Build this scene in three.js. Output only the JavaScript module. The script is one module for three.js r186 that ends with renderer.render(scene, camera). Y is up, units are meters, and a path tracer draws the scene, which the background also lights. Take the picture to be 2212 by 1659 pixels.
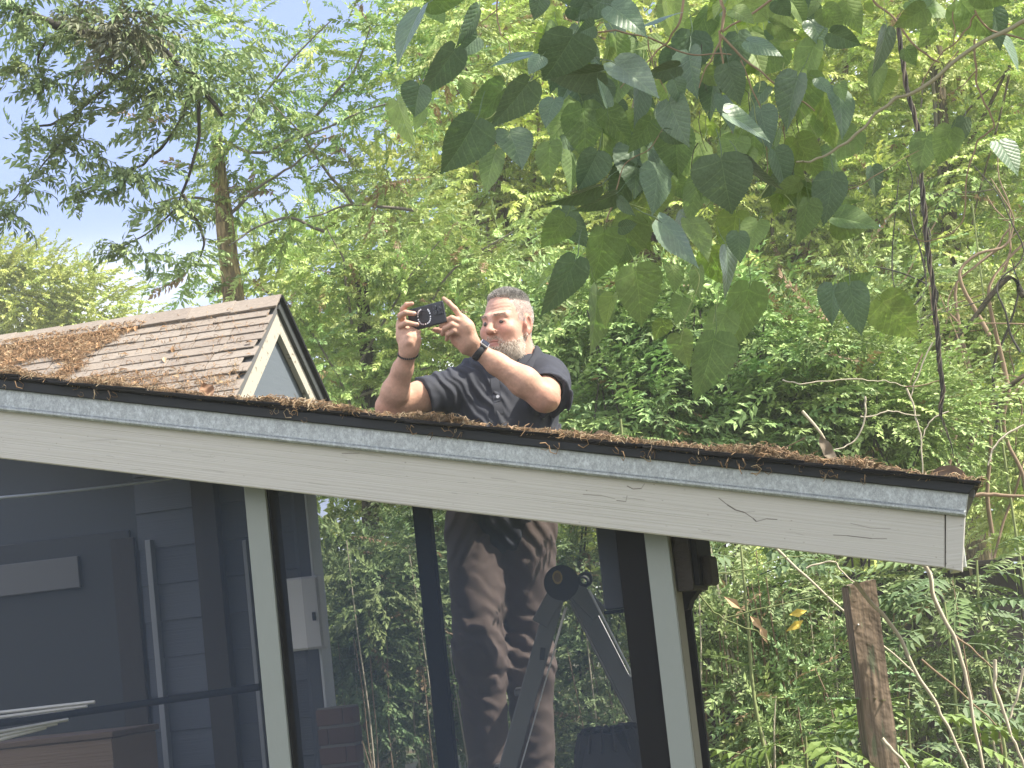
import * as THREE from 'three';
import { mergeGeometries, mergeVertices, toCreasedNormals } from 'three/addons/utils/BufferGeometryUtils.js';
import { RoundedBoxGeometry } from 'three/addons/geometries/RoundedBoxGeometry.js';

// ------------------------------------------------------------------ camera, sky, sun, exposure
const scene = new THREE.Scene();
const rad = THREE.MathUtils.degToRad, V = (x, y, z) => new THREE.Vector3(x, y, z);
const FOCAL = 4400, PITCH = rad(7), ROLL = rad(6.2), EYE = V(0, 1.65, 0);
const camera = new THREE.PerspectiveCamera(2 * Math.atan(829.5 / FOCAL) * 180 / Math.PI, 4 / 3, 0.05, 400);
camera.position.copy(EYE);
camera.rotation.order = 'YXZ';
camera.rotation.set(PITCH, 0, -ROLL);
camera.updateMatrixWorld(true);
const renderer = new THREE.WebGLRenderer({ antialias: true });
renderer.toneMapping = THREE.LinearToneMapping;
renderer.toneMappingExposure = 2.5;
renderer.shadowMap.enabled = true;

// random numbers and noise
let seed = 7;
const seedTo = (s) => { seed = s >>> 0; };
function rnd() { seed = (seed + 0x6D2B79F5) >>> 0; let t = seed; t = Math.imul(t ^ (t >>> 15), t | 1); t ^= t + Math.imul(t ^ (t >>> 7), t | 61); return ((t ^ (t >>> 14)) >>> 0) / 4294967296; }
const rr = (a, b) => a + (b - a) * rnd();
const gauss = () => (rnd() + rnd() + rnd() + rnd() - 2) * 0.87;
function hash3(x, y, z) { let h = Math.imul(x, 374761393) ^ Math.imul(y, 668265263) ^ Math.imul(z, 2147483647 ^ 0x51ed27); h = Math.imul(h ^ (h >>> 13), 1274126177); return ((h ^ (h >>> 16)) >>> 0) / 4294967296; }
function vnoise(x, y, z) {
  const xi = Math.floor(x), yi = Math.floor(y), zi = Math.floor(z), xf = x - xi, yf = y - yi, zf = z - zi;
  const u = xf * xf * (3 - 2 * xf), v = yf * yf * (3 - 2 * yf), w = zf * zf * (3 - 2 * zf), L = (a, b, t) => a + (b - a) * t;
  const h = (i, j, k) => hash3(xi + i, yi + j, zi + k);
  return L(L(L(h(0, 0, 0), h(1, 0, 0), u), L(h(0, 1, 0), h(1, 1, 0), u), v), L(L(h(0, 0, 1), h(1, 0, 1), u), L(h(0, 1, 1), h(1, 1, 1), u), v), w);
}
const fbm = (x, y, z, o = 4) => { let s = 0, a = 0.5, t = 0; for (let i = 0; i < o; i++) { s += a * vnoise(x, y, z); t += a; a *= 0.5; x = x * 2.03 + 17.1; y = y * 2.03 + 3.7; z = z * 2.03 + 9.2; } return s / t; };
const clamp = (x, a = 0, b = 1) => Math.min(b, Math.max(a, x)), sstep = (a, b, x) => { const t = clamp((x - a) / (b - a)); return t * t * (3 - 2 * t); };

scene.fog = new THREE.FogExp2(new THREE.Color(0.86, 0.90, 0.84), 0.0024);
// sky: pale blue; white cloud brightened for ambient light and kept mostly out of view
const SUN = V(0.60, 0.78, 0.10).normalize();
{
  const SKX = 30, w = 512, h = 256, d = new Float32Array(w * h * 4);
  for (let j = 0; j < h; j++) for (let i = 0; i < w; i++) {
    const el = ((j + 0.5) / h - 0.5) * Math.PI, az = ((i + 0.5) / w - 0.5) * 2 * Math.PI;
    const x = Math.cos(el) * Math.cos(az), y = Math.sin(el), z = Math.cos(el) * Math.sin(az), k = (j * w + i) * 4;
    const up = clamp(y), t = Math.pow(up, 0.5);
    let c = [0.36 - 0.17 * t, 0.45 - 0.17 * t, 0.70 - 0.08 * t];
    const q = 1 / (0.25 + Math.abs(y)), n = fbm(x * q * 1.6 + SKX, z * q * 1.6 + 2, y * 2, 5), cl = sstep(0.40, 0.66, n) * 0.85;
    c = c.map((v, m) => v * (1 - cl) + [1.70, 1.66, 1.60][m] * cl);
    if (y < 0) c = [0.22, 0.23, 0.17];
    d[k] = c[0]; d[k + 1] = c[1]; d[k + 2] = c[2]; d[k + 3] = 1;
  }
  const sky = new THREE.DataTexture(d, w, h, THREE.RGBAFormat, THREE.FloatType);
  sky.mapping = THREE.EquirectangularReflectionMapping; sky.magFilter = sky.minFilter = THREE.LinearFilter; sky.needsUpdate = true;
  scene.background = sky; scene.environment = sky;
  scene.backgroundIntensity = scene.environmentIntensity = 0.74;
}
const sun = new THREE.DirectionalLight(new THREE.Color(1.0, 0.93, 0.80), 4.7);
sun.position.copy(SUN.clone().multiplyScalar(30)).add(V(0, 0, -9)); sun.target.position.set(0, 0, -9);
sun.castShadow = true; sun.shadow.mapSize.set(2048, 2048);
Object.assign(sun.shadow.camera, { left: -16, right: 16, top: 16, bottom: -16, near: 1, far: 70 });
scene.add(sun, sun.target);

// ------------------------------------------------------------------ where things stand: a measured point of the photograph and its distance give a place
const DIRX = V(1, 0, 0).transformDirection(camera.matrixWorld), DIRY = V(0, 1, 0).transformDirection(camera.matrixWorld), DIRZ = V(0, 0, 1).transformDirection(camera.matrixWorld);
const ray = (px, py) => DIRX.clone().multiplyScalar((px - 1106) / FOCAL).addScaledVector(DIRY, -(py - 829.5) / FOCAL).sub(DIRZ);
const at = (px, py, z) => { const d = ray(px, py); return EYE.clone().addScaledVector(d, (z - EYE.z) / d.z); };
const perPx = (z) => -z / FOCAL;
const TURN = rad(11), UAX = V(Math.cos(TURN), 0, Math.sin(TURN)), NAX = V(-Math.sin(TURN), 0, Math.cos(TURN));
const Q0 = at(1106, 1040, -5.6); Q0.y = 0;
// point in the porch's own axes (x along the front, z towards the viewer) on the plane z = off
const pl = (px, py, off = 0) => { const d = ray(px, py), t = (off - EYE.clone().sub(Q0).dot(NAX)) / d.dot(NAX), p = EYE.clone().addScaledVector(d, t).sub(Q0); return V(p.dot(UAX), p.y, off); };
// the same on the plane x = xo
const plx = (px, py, xo) => { const d = ray(px, py), t = (xo - EYE.clone().sub(Q0).dot(UAX)) / d.dot(UAX), p = EYE.clone().addScaledVector(d, t).sub(Q0); return V(xo, p.y, p.dot(NAX)); };

// ------------------------------------------------------------------ naming and making
const used = {};
const numbered = (n) => { const k = used[n] = (used[n] ?? -1) + 1; return k ? n + '_' + String(k).padStart(3, '0') : n; };
function tag(o, label, category, group, kind) { if (label) o.userData.label = label; if (category) o.userData.category = category; if (group) o.userData.group = group; if (kind) o.userData.kind = kind; return o; }
function thing(name, label, category, pos = V(0, 0, 0), turn = 0, group) { const o = new THREE.Group(); o.name = numbered(name); o.position.copy(pos); o.rotation.y = turn; scene.add(o); o.updateMatrixWorld(true); return tag(o, label, category, group); }
function part(name, geo, mat, parent) { const m = new THREE.Mesh(geo, mat); m.name = name; m.castShadow = m.receiveShadow = true; parent.add(m); return m; }
// geometry given in world axes becomes a part in its parent's axes
function wpart(name, geo, mat, parent) { parent.updateMatrixWorld(true); geo.applyMatrix4(parent.matrixWorld.clone().invert()); return part(name, geo, mat, parent); }
function solo(name, geo, mat, label, category, group, kind) { geo.computeBoundingBox(); const b = geo.boundingBox, c = V((b.min.x + b.max.x) / 2, b.min.y, (b.min.z + b.max.z) / 2); geo.translate(-c.x, -c.y, -c.z); const m = new THREE.Mesh(geo, mat); m.name = numbered(name); m.position.copy(c); m.castShadow = m.receiveShadow = true; scene.add(m); return tag(m, label, category, group, kind); }
const box = (x0, x1, y0, y1, z0, z1, r = 0.003) => { const w = x1 - x0, h = y1 - y0, d = z1 - z0, g = r > 0 ? new RoundedBoxGeometry(w, h, d, 1, Math.min(r, w / 2.1, h / 2.1, d / 2.1)) : new THREE.BoxGeometry(w, h, d); return g.translate((x0 + x1) / 2, (y0 + y1) / 2, (z0 + z1) / 2); };
function prism(pts, z0, z1, bevel = 0.002) { const s = new THREE.Shape(pts.map((p) => new THREE.Vector2(p.x, p.y))); const b = bevel; const g = new THREE.ExtrudeGeometry(s, { depth: z1 - z0 - 2 * b, bevelEnabled: b > 0, bevelSize: b, bevelOffset: -b, bevelThickness: b, bevelSegments: 1, steps: 1, curveSegments: 6 }); return g.translate(0, 0, z0 + b); }
function tube(pts, r0, r1, sides = 6, per = 5) {
  const c = new THREE.CatmullRomCurve3(pts), n = Math.max(2, Math.round((pts.length - 1) * per)), fr = c.computeFrenetFrames(n, false), P = [], N = [], U = [], I = [];
  let len = 0, last = null;
  for (let i = 0; i <= n; i++) {
    const t = i / n, p = c.getPoint(t), r = typeof r0 === 'function' ? r0(t) : r0 + (r1 - r0) * t; if (last) len += p.distanceTo(last); last = p;
    for (let j = 0; j <= sides; j++) { const a = j / sides * Math.PI * 2, q = fr.normals[i].clone().multiplyScalar(Math.cos(a)).addScaledVector(fr.binormals[i], Math.sin(a)); P.push(p.x + q.x * r, p.y + q.y * r, p.z + q.z * r); N.push(q.x, q.y, q.z); U.push(j / sides * Math.PI * 2 * (typeof r0 === 'function' ? r : r0), len); }
  }
  for (let i = 0; i < n; i++) for (let j = 0; j < sides; j++) { const a = i * (sides + 1) + j, b = a + sides + 1; I.push(a, a + 1, b, b, a + 1, b + 1); }
  for (const e of [0, n]) { const p = c.getPoint(e / n), k = P.length / 3; P.push(p.x, p.y, p.z); const tn = c.getTangent(e / n).multiplyScalar(e ? 1 : -1); N.push(tn.x, tn.y, tn.z); U.push(0, 0); for (let j = 0; j < sides; j++) { const a = e * (sides + 1) + j; e ? I.push(a, a + 1, k) : I.push(a, k, a + 1); } }
  const g = new THREE.BufferGeometry(); g.setAttribute('position', new THREE.Float32BufferAttribute(P, 3)); g.setAttribute('normal', new THREE.Float32BufferAttribute(N, 3)); g.setAttribute('uv', new THREE.Float32BufferAttribute(U, 2)); g.setIndex(I); return g;
}
const plain = (g) => { const q = g.index ? g.toNonIndexed() : g; for (const k of Object.keys(q.attributes)) if (!['position', 'normal', 'uv'].includes(k)) q.deleteAttribute(k); return q; };
const merge = (a) => mergeGeometries(a.map(plain));
function wobble(pts, amt, sub = 3) { const c = new THREE.CatmullRomCurve3(pts), n = (pts.length - 1) * sub, o = []; for (let i = 0; i <= n; i++) { const p = c.getPoint(i / n); if (i > 0 && i < n) p.add(V(gauss() * amt, gauss() * amt, gauss() * amt)); o.push(p); } return o; }

// ------------------------------------------------------------------ textures and materials
function dataTex(w, h, f, srgb = true) { const d = new Uint8Array(w * h * 4); for (let j = 0; j < h; j++) for (let i = 0; i < w; i++) { const c = f(i / w, j / h, i, j), k = (j * w + i) * 4; for (let m = 0; m < 3; m++) d[k + m] = clamp(Array.isArray(c) ? c[m] : c) * 255; d[k + 3] = 255; } const t = new THREE.DataTexture(d, w, h, THREE.RGBAFormat); t.wrapS = t.wrapT = THREE.RepeatWrapping; t.magFilter = THREE.LinearFilter; t.minFilter = THREE.LinearMipmapLinearFilter; t.generateMipmaps = true; if (srgb) t.colorSpace = THREE.SRGBColorSpace; t.needsUpdate = true; return t; }
const tint = (r, g, b) => new THREE.Color().setRGB(r, g, b);
const std = (c, rough = 0.8, more = {}) => new THREE.MeshStandardMaterial({ color: c, roughness: rough, ...more });
const grainTex = dataTex(512, 512, (u, v) => 0.62 + 0.38 * fbm(u * 60, v * 60, 3, 3) + 0.10 * (fbm(u * 6, v * 6, 8, 3) - 0.5), false);
const woodBump = dataTex(512, 512, (u, v) => { const n = fbm(u * 4 + 0.4 * fbm(u * 3, v * 9, 2), v * 70, 5, 4); return n; }, false);
const barkTex = dataTex(256, 512, (u, v) => { const n = fbm(u * 22 + 2 * fbm(u * 5, v * 5, 1), v * 9, 2, 5), l = fbm(u * 6, v * 6, 9, 3); const k = 0.30 + 0.75 * n; return [k * (0.62 + 0.1 * l), k * (0.56 + 0.14 * l), k * 0.48]; });
const barkBump = dataTex(256, 512, (u, v) => fbm(u * 22 + 2 * fbm(u * 5, v * 5, 1), v * 9, 2, 5), false);
const bark = (c, s = 2) => { const m = std(c, 0.95, { map: barkTex.clone(), bumpMap: barkBump.clone(), bumpScale: 0.015 }); for (const t of [m.map, m.bumpMap]) { t.repeat.set(s, s); t.needsUpdate = true; } return m; };
const leafMat = (c, tr = 0.42, rough = 0.62) => new THREE.MeshPhysicalMaterial({ color: c, roughness: rough, transmission: tr, thickness: 0, side: THREE.DoubleSide, specularIntensity: 0.5 });
// ------------------------------------------------------------------ ground
{
  const g = new THREE.PlaneGeometry(240, 240, 120, 120).rotateX(-Math.PI / 2), p = g.attributes.position;
  for (let i = 0; i < p.count; i++) { const x = p.getX(i), z = p.getZ(i), r = Math.hypot(x, z + 6); p.setY(i, r > 9 ? (fbm(x * 0.15, z * 0.15, 2) - 0.45) * 0.5 * clamp((r - 9) / 10) : 0); }
  g.computeVertexNormals();
  const t = dataTex(512, 512, (u, v) => { const n = fbm(u * 14, v * 14, 4, 5), m = fbm(u * 50, v * 50, 7, 3); const a = sstep(0.35, 0.65, n); return [0.20 + 0.16 * m + 0.05 * a, 0.24 + 0.20 * m - 0.06 * a, 0.12 + 0.08 * m]; });
  t.repeat.set(60, 60);
  const o = solo('ground', g, std(0xffffff, 1, { map: t, bumpMap: grainTex, bumpScale: 0.02 }), 'leaf strewn lawn under the trees', null, null, 'structure');
  o.position.y = g.boundingBox ? o.position.y : 0;
}
// ------------------------------------------------------------------ screened porch
const paintTex = (() => {
  const w = 2048, h = 128, c = document.createElement('canvas'); c.width = w; c.height = h; const x = c.getContext('2d');
  x.fillStyle = '#e6e2d8'; x.fillRect(0, 0, w, h); seedTo(11);
  for (let i = 0; i < 900; i++) { const a = rr(0.02, 0.10), q = rnd() < 0.5; x.strokeStyle = q ? `rgba(150,142,130,${a})` : `rgba(255,253,246,${a * 1.5})`; x.lineWidth = rr(0.4, 1.5); const sx = rr(0, w), sy = rr(0, h), l = rr(30, 200); x.beginPath(); x.moveTo(sx, sy); x.quadraticCurveTo(sx + l / 2, sy + rr(-3, 3), sx + l, sy + rr(-3, 3)); x.stroke(); }
  for (let i = 0; i < 90; i++) { x.fillStyle = `rgba(110,98,84,${rr(0.15, 0.6)})`; x.beginPath(); x.ellipse(rr(0, w), rr(0, h), rr(0.6, 1.8), rr(0.5, 1.2), 0, 0, 7); x.fill(); }
  const crack = (pts, lw, a) => { x.strokeStyle = `rgba(82,74,66,${a})`; for (let i = 0; i + 1 < pts.length; i++) { x.lineWidth = lw * rr(0.5, 1.3); x.beginPath(); x.moveTo(...pts[i]); x.lineTo(...pts[i + 1]); x.stroke(); } };
  const fx = (px) => 160 + (px / 2080) * (w - 170); // the board's left end lies outside the frame
  crack([[fx(1596), 26], [fx(1612), 38], [fx(1628), 47], [fx(1646), 50], [fx(1662), 60], [fx(1668), 66]], 2.2, 0.9);
  crack([[fx(1668), 66], [fx(1690), 58], [fx(1712), 57]], 1.2, 0.7); crack([[fx(1646), 50], [fx(1668), 45]], 1, 0.5);
  crack([[fx(1406), 22], [fx(1418), 27], [fx(1436), 24], [fx(1444), 13]], 1.3, 0.75);
  crack([[fx(1380), 55], [fx(1400), 55], [fx(1404), 42]], 1.5, 0.6); crack([[fx(1310), 50], [fx(1350), 48], [fx(1378), 52]], 1.1, 0.45);
  crack([[fx(1822), 76], [fx(1850), 74], [fx(1900), 74], [fx(1930), 71]], 1.5, 0.8); crack([[fx(1860), 48], [fx(1900), 53], [fx(1940), 50]], 1.1, 0.45);
  crack([[fx(790), 20], [fx(830), 15], [fx(880), 17]], 1.1, 0.5); crack([[fx(185), 58], [fx(230), 50], [fx(275), 44]], 1, 0.35); crack([[fx(1240), 84], [fx(1320), 80]], 1, 0.35);
  for (let i = 0; i < 26; i++) { const a = rr(0, w), b = rr(8, h - 8), l = rr(10, 60); crack([[a, b], [a + l * 0.5, b + rr(-2, 2)], [a + l, b + rr(-3, 3)]], 0.9, rr(0.15, 0.4)); }
  const t = new THREE.CanvasTexture(c); t.colorSpace = THREE.SRGBColorSpace; t.wrapS = t.wrapT = THREE.RepeatWrapping; t.magFilter = THREE.LinearFilter; return t;
})();
const mat0 = (c, r, s = 0.2, more = {}) => new THREE.MeshPhysicalMaterial({ color: c, roughness: r, specularIntensity: s, ...more });
const M = {
  paint: std(tint(0.565, 0.57, 0.585), 0.6, { map: paintTex, bumpMap: woodBump, bumpScale: 0.0015 }),
  trim: std(tint(0.50, 0.52, 0.49), 0.6, { bumpMap: woodBump, bumpScale: 0.001 }),
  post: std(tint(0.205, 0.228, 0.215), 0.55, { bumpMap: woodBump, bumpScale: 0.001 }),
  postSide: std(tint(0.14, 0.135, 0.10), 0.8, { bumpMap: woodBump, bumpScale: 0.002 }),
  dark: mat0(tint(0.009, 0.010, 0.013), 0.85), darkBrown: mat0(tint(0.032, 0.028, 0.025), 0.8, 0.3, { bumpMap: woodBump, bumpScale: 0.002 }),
  metal: std(0xffffff, 0.45, { metalness: 0.35, map: dataTex(512, 64, (u, v, i, j) => { const n = fbm(u * 90, v * 12, 3, 3), s = hash3(i, j, 5), g = sstep(0.50, 0.68, fbm(u * 160, v * 22, 8, 3)), k = 0.57 + 0.12 * n + 0.12 * (s - 0.5) + 0.07 * g; return [k * 0.95, k * 0.985, k]; }) }),
  drip: mat0(tint(0.018, 0.021, 0.027), 0.6, 0.5),
  shingle: [0, 1, 2].map((k) => mat0(tint(...[[0.018, 0.018, 0.02], [0.028, 0.026, 0.027], [0.013, 0.013, 0.015]][k]), 0.95, 0.3, { bumpMap: grainTex, bumpScale: 0.003 })),
  deck: std(tint(0.10, 0.10, 0.10), 0.9),
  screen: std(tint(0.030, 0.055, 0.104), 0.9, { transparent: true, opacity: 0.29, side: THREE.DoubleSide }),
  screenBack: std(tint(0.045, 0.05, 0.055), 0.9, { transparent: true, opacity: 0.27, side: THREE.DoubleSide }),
};
M.metal.map.repeat.set(1.2, 6);
const porch = thing('screened_porch', 'low shed roofed screened porch with white fascia and needle littered black shingle edge', 'porch', Q0, -TURN);
const P2 = (px, py, off = 0) => pl(px, py, off);
const ext = (a, b, k) => V(a.x + (a.x - b.x) * k, a.y + (a.y - b.y) * k, a.z); // continue a line beyond the frame
function band(name, mat, tl, tr, br, bl, z0, z1, k, parent = porch, bevel = 0.003) {
  const A = P2(...tl, z1), B = P2(...tr, z1), C = P2(...br, z1), D = P2(...bl, z1);
  return part(name, prism([ext(A, B, k), B, C, ext(D, C, k)], z0, z1, bevel), mat, parent);
}
{
  const f = band('fascia_board', M.paint, [0, 886], [2041, 1110], [2041, 1227], [0, 990], -0.038, 0, 0.08);
  const p = f.geometry.attributes.position, uv = f.geometry.attributes.uv, a = P2(0, 886), b = P2(2041, 1110); // u along the board, v across it
  for (let i = 0; i < p.count; i++) { const s = (p.getX(i) - a.x) / (b.x - a.x); uv.setXY(i, 0.078 + s * 0.905, (p.getY(i) - (a.y + (b.y - a.y) * s) + 0.16) / 0.17); }
  const e = band('fascia_board', M.paint, [2043.5, 1110.3], [2086, 1115], [2080, 1236], [2043, 1228.5], -0.04, 0.001, 0); tag(e, 'cut end of the eave board at the porch corner');
  const q = e.geometry.attributes.uv; for (let i = 0; i < q.count; i++) q.setXY(i, 0.2 + q.getX(i) * 0.3, q.getY(i) * 3);
  band('joint', M.darkBrown, [2036, 1112], [2050, 1113], [2048, 1224], [2036, 1224], -0.03, -0.008, 0);
  // eave board running back from the corner
  const c = P2(2064, 1112), d = P2(2064, 1228); part('eave_board', box(c.x - 0.02, c.x + 0.012, d.y, c.y, -1.75, -0.045), M.trim, porch);
  // weathered metal rake trim with a rolled lower lip
  band('rake_trim', M.metal, [0, 838], [2093, 1064], [2087, 1106], [0, 880], -0.03, 0.016, 0.08);
  band('rake_trim_lip', M.metal, [0, 876], [2088, 1103], [2086, 1115.5], [0, 887], -0.03, 0.022, 0.08, porch, 0.005);
  band('drip_edge', M.drip, [0, 819], [2108, 1046], [2093, 1067], [0, 840], -0.03, 0.030, 0.08);
}
// shingles: short courses stepping down the slope to the right, ragged at the rake
const slopeA = P2(0, 815, 0.03), slopeB = P2(2120, 1047.5, 0.03), SL = slopeB.clone().sub(slopeA), slopeAng = Math.atan2(SL.y, SL.x);
const roofPt = (s, z, h = 0) => V(slopeA.x + SL.x * s - Math.sin(slopeAng) * h, slopeA.y + SL.y * s + Math.cos(slopeAng) * h, z);
{
  seedTo(21); const L = SL.length(), n = 23, step = L * 1.1 / n;
  const deckC = roofPt(0.45, -0.86, -0.012); const dk = part('roof_deck', box(-L * 0.56, L * 0.545, -0.022, 0.0, -0.86, 0.85), M.deck, porch); dk.position.copy(deckC); dk.rotation.z = slopeAng;
  const geos = [0, 1, 2, 3].map((k) => { const g = box(-0.15, 0.15, -0.0035, 0.0035, -0.44, 0.44, 0.0015); return g; });
  for (let i = 0; i < n; i++) for (let j = 0; j < 2; j++) {
    const s = (i * step - L * 0.08) / L, m = part('shingle', geos[(i + j) % 4], M.shingle[Math.floor(rnd() * 3)], porch);
    if (s * L + 0.15 > L * 1.0) m.position.set(0, 0, 0); const sc = Math.min(s, 1 - 0.152 / L); m.position.copy(roofPt(sc, -0.395 - j * 0.89 + rr(-0.012, 0.012), 0.0035 + rr(0, 0.002)));
    m.rotation.z = slopeAng + 0.028 + rr(-0.006, 0.006); m.rotation.x = rr(-0.004, 0.004);
  }
  for (let i = 0; i < n - 2; i++) { const s = Math.min(((i + 0.5) * step - L * 0.08) / L, 0.93), m = part('shingle', geos[i % 4], M.shingle[(i * 2) % 3], porch); m.scale.set(1.1, 1, 1); m.position.copy(roofPt(s, -0.415 + rr(-0.008, 0.008), -0.004)); m.rotation.z = slopeAng + rr(-0.004, 0.008); }
}
// front frame: posts, inner studs, header, screens
const Zf = -0.10, Zr = -1.30, yTop = (x, d = 0.05) => roofPt(0, 0).y + (x - slopeA.x) * Math.tan(slopeAng) - d;
function postPart(name, mat, px, w, off, depth, x0 = null, bottom = 0) { const c = P2(px, 1350, off), t = yTop(c.x); return part(name, box(c.x - w / 2, c.x + w / 2, bottom, t, off - depth, off), mat, porch); }
{
  const wpx = 1 / (FOCAL / 5.75);
  postPart('post', M.post, 576.5, 49 * wpx, Zf, 0.09); postPart('stud', M.dark, 604, 8 * wpx, Zf - 0.012, 0.09);
  const cp = postPart('post', M.post, 1439, 50 * wpx, Zf, 0.02); postPart('stud', M.dark, 1383, 62 * wpx, Zf - 0.012, 0.14);
  const x1 = P2(1464, 1350, Zf - 0.02).x;
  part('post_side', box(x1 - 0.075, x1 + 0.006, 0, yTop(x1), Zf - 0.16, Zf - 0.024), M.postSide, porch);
  // beam ends at the corner, one stepped behind the other
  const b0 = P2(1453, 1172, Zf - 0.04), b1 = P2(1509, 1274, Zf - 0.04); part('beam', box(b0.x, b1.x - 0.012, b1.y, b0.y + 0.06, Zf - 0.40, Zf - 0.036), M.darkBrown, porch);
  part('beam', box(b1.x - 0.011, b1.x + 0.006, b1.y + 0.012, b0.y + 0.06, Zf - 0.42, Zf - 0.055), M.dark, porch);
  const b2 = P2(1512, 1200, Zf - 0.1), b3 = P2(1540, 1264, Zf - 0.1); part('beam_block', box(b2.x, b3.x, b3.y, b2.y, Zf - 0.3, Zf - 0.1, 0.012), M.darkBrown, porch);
  part('beam_shade', prism([P2(1462, 1275, Zf - 0.18), P2(1506, 1277, Zf - 0.18), P2(1490, 1300, Zf - 0.18), P2(1486, 1316, Zf - 0.18), P2(1466, 1320, Zf - 0.18)].map((p) => V(p.x, p.y, 0)), Zf - 0.3, Zf - 0.18), M.dark, porch);  // dark block put in for the shade under the beam ends
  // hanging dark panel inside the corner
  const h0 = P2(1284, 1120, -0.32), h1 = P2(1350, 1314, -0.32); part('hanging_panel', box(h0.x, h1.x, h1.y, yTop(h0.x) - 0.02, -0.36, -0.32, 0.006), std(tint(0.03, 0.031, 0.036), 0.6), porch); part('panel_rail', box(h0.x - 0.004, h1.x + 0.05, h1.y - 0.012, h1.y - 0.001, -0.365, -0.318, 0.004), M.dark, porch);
  // headers under the roof, front and rear; ceiling; floor; side wall frame
  const xl = P2(-160, 1200, Zf).x, xr = P2(1455, 1200, Zf).x;
  const slab = (name, mat, d0, d1, z0, z1, xa = xl, xb = xr) => part(name, prism([V(xa, yTop(xa, d0), 0), V(xb, yTop(xb, d0), 0), V(xb, yTop(xb, d1), 0), V(xa, yTop(xa, d1), 0)], z0, z1), mat, porch);
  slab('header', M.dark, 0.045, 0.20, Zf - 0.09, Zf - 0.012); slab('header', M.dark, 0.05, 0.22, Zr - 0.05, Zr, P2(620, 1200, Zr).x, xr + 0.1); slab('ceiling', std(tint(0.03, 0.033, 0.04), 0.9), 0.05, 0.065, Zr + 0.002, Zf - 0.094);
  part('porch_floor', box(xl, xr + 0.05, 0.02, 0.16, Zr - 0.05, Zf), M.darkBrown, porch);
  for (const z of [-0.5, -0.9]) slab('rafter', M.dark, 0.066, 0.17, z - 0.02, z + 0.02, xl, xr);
  // rear posts seen through the screen
  postPart('rear_post', M.dark, 934, 38 / (FOCAL / 6.95), Zr, 0.05); postPart('rear_post', M.dark, 1470, 0.08, Zr, 0.05);
  // mid rails
  const r0 = P2(-60, 1572, -0.22), r1 = P2(560, 1484, -0.22); part('mid_rail', tube([r0, r1], 0.012, 0.012, 6, 2), M.dark, porch);
  // light metal strip high on the left bay
  const s0 = P2(-40, 1079, -0.6), s1 = P2(372, 1034, -0.6); part('ceiling_strip', tube([s0, s0.clone().lerp(s1, 0.5).add(V(0, -0.004, 0)), s1], 0.006, 0.004, 5, 3), std(tint(0.30, 0.33, 0.38), 0.4), porch);
  const scr = (px0, px1, off, mat, xa, xb) => { const a = xa ?? P2(px0, 1350, off).x, b = xb ?? P2(px1, 1350, off).x, g = new THREE.BufferGeometry(), A = V(a, 0.16, off), B = V(b, 0.16, off), C = V(b, yTop(b, 0.06), off), D = V(a, yTop(a, 0.06), off); g.setAttribute('position', new THREE.Float32BufferAttribute([A, B, C, D].flatMap((p) => [p.x, p.y, p.z]), 3)); g.setIndex([0, 1, 2, 0, 2, 3]); g.computeVertexNormals(); return part('screen', g, mat, porch); };
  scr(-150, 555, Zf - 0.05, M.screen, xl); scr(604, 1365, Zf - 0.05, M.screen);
  scr(660, 920, Zr - 0.025, M.screenBack); scr(948, 1465, Zr - 0.025, M.screenBack);
}
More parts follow.
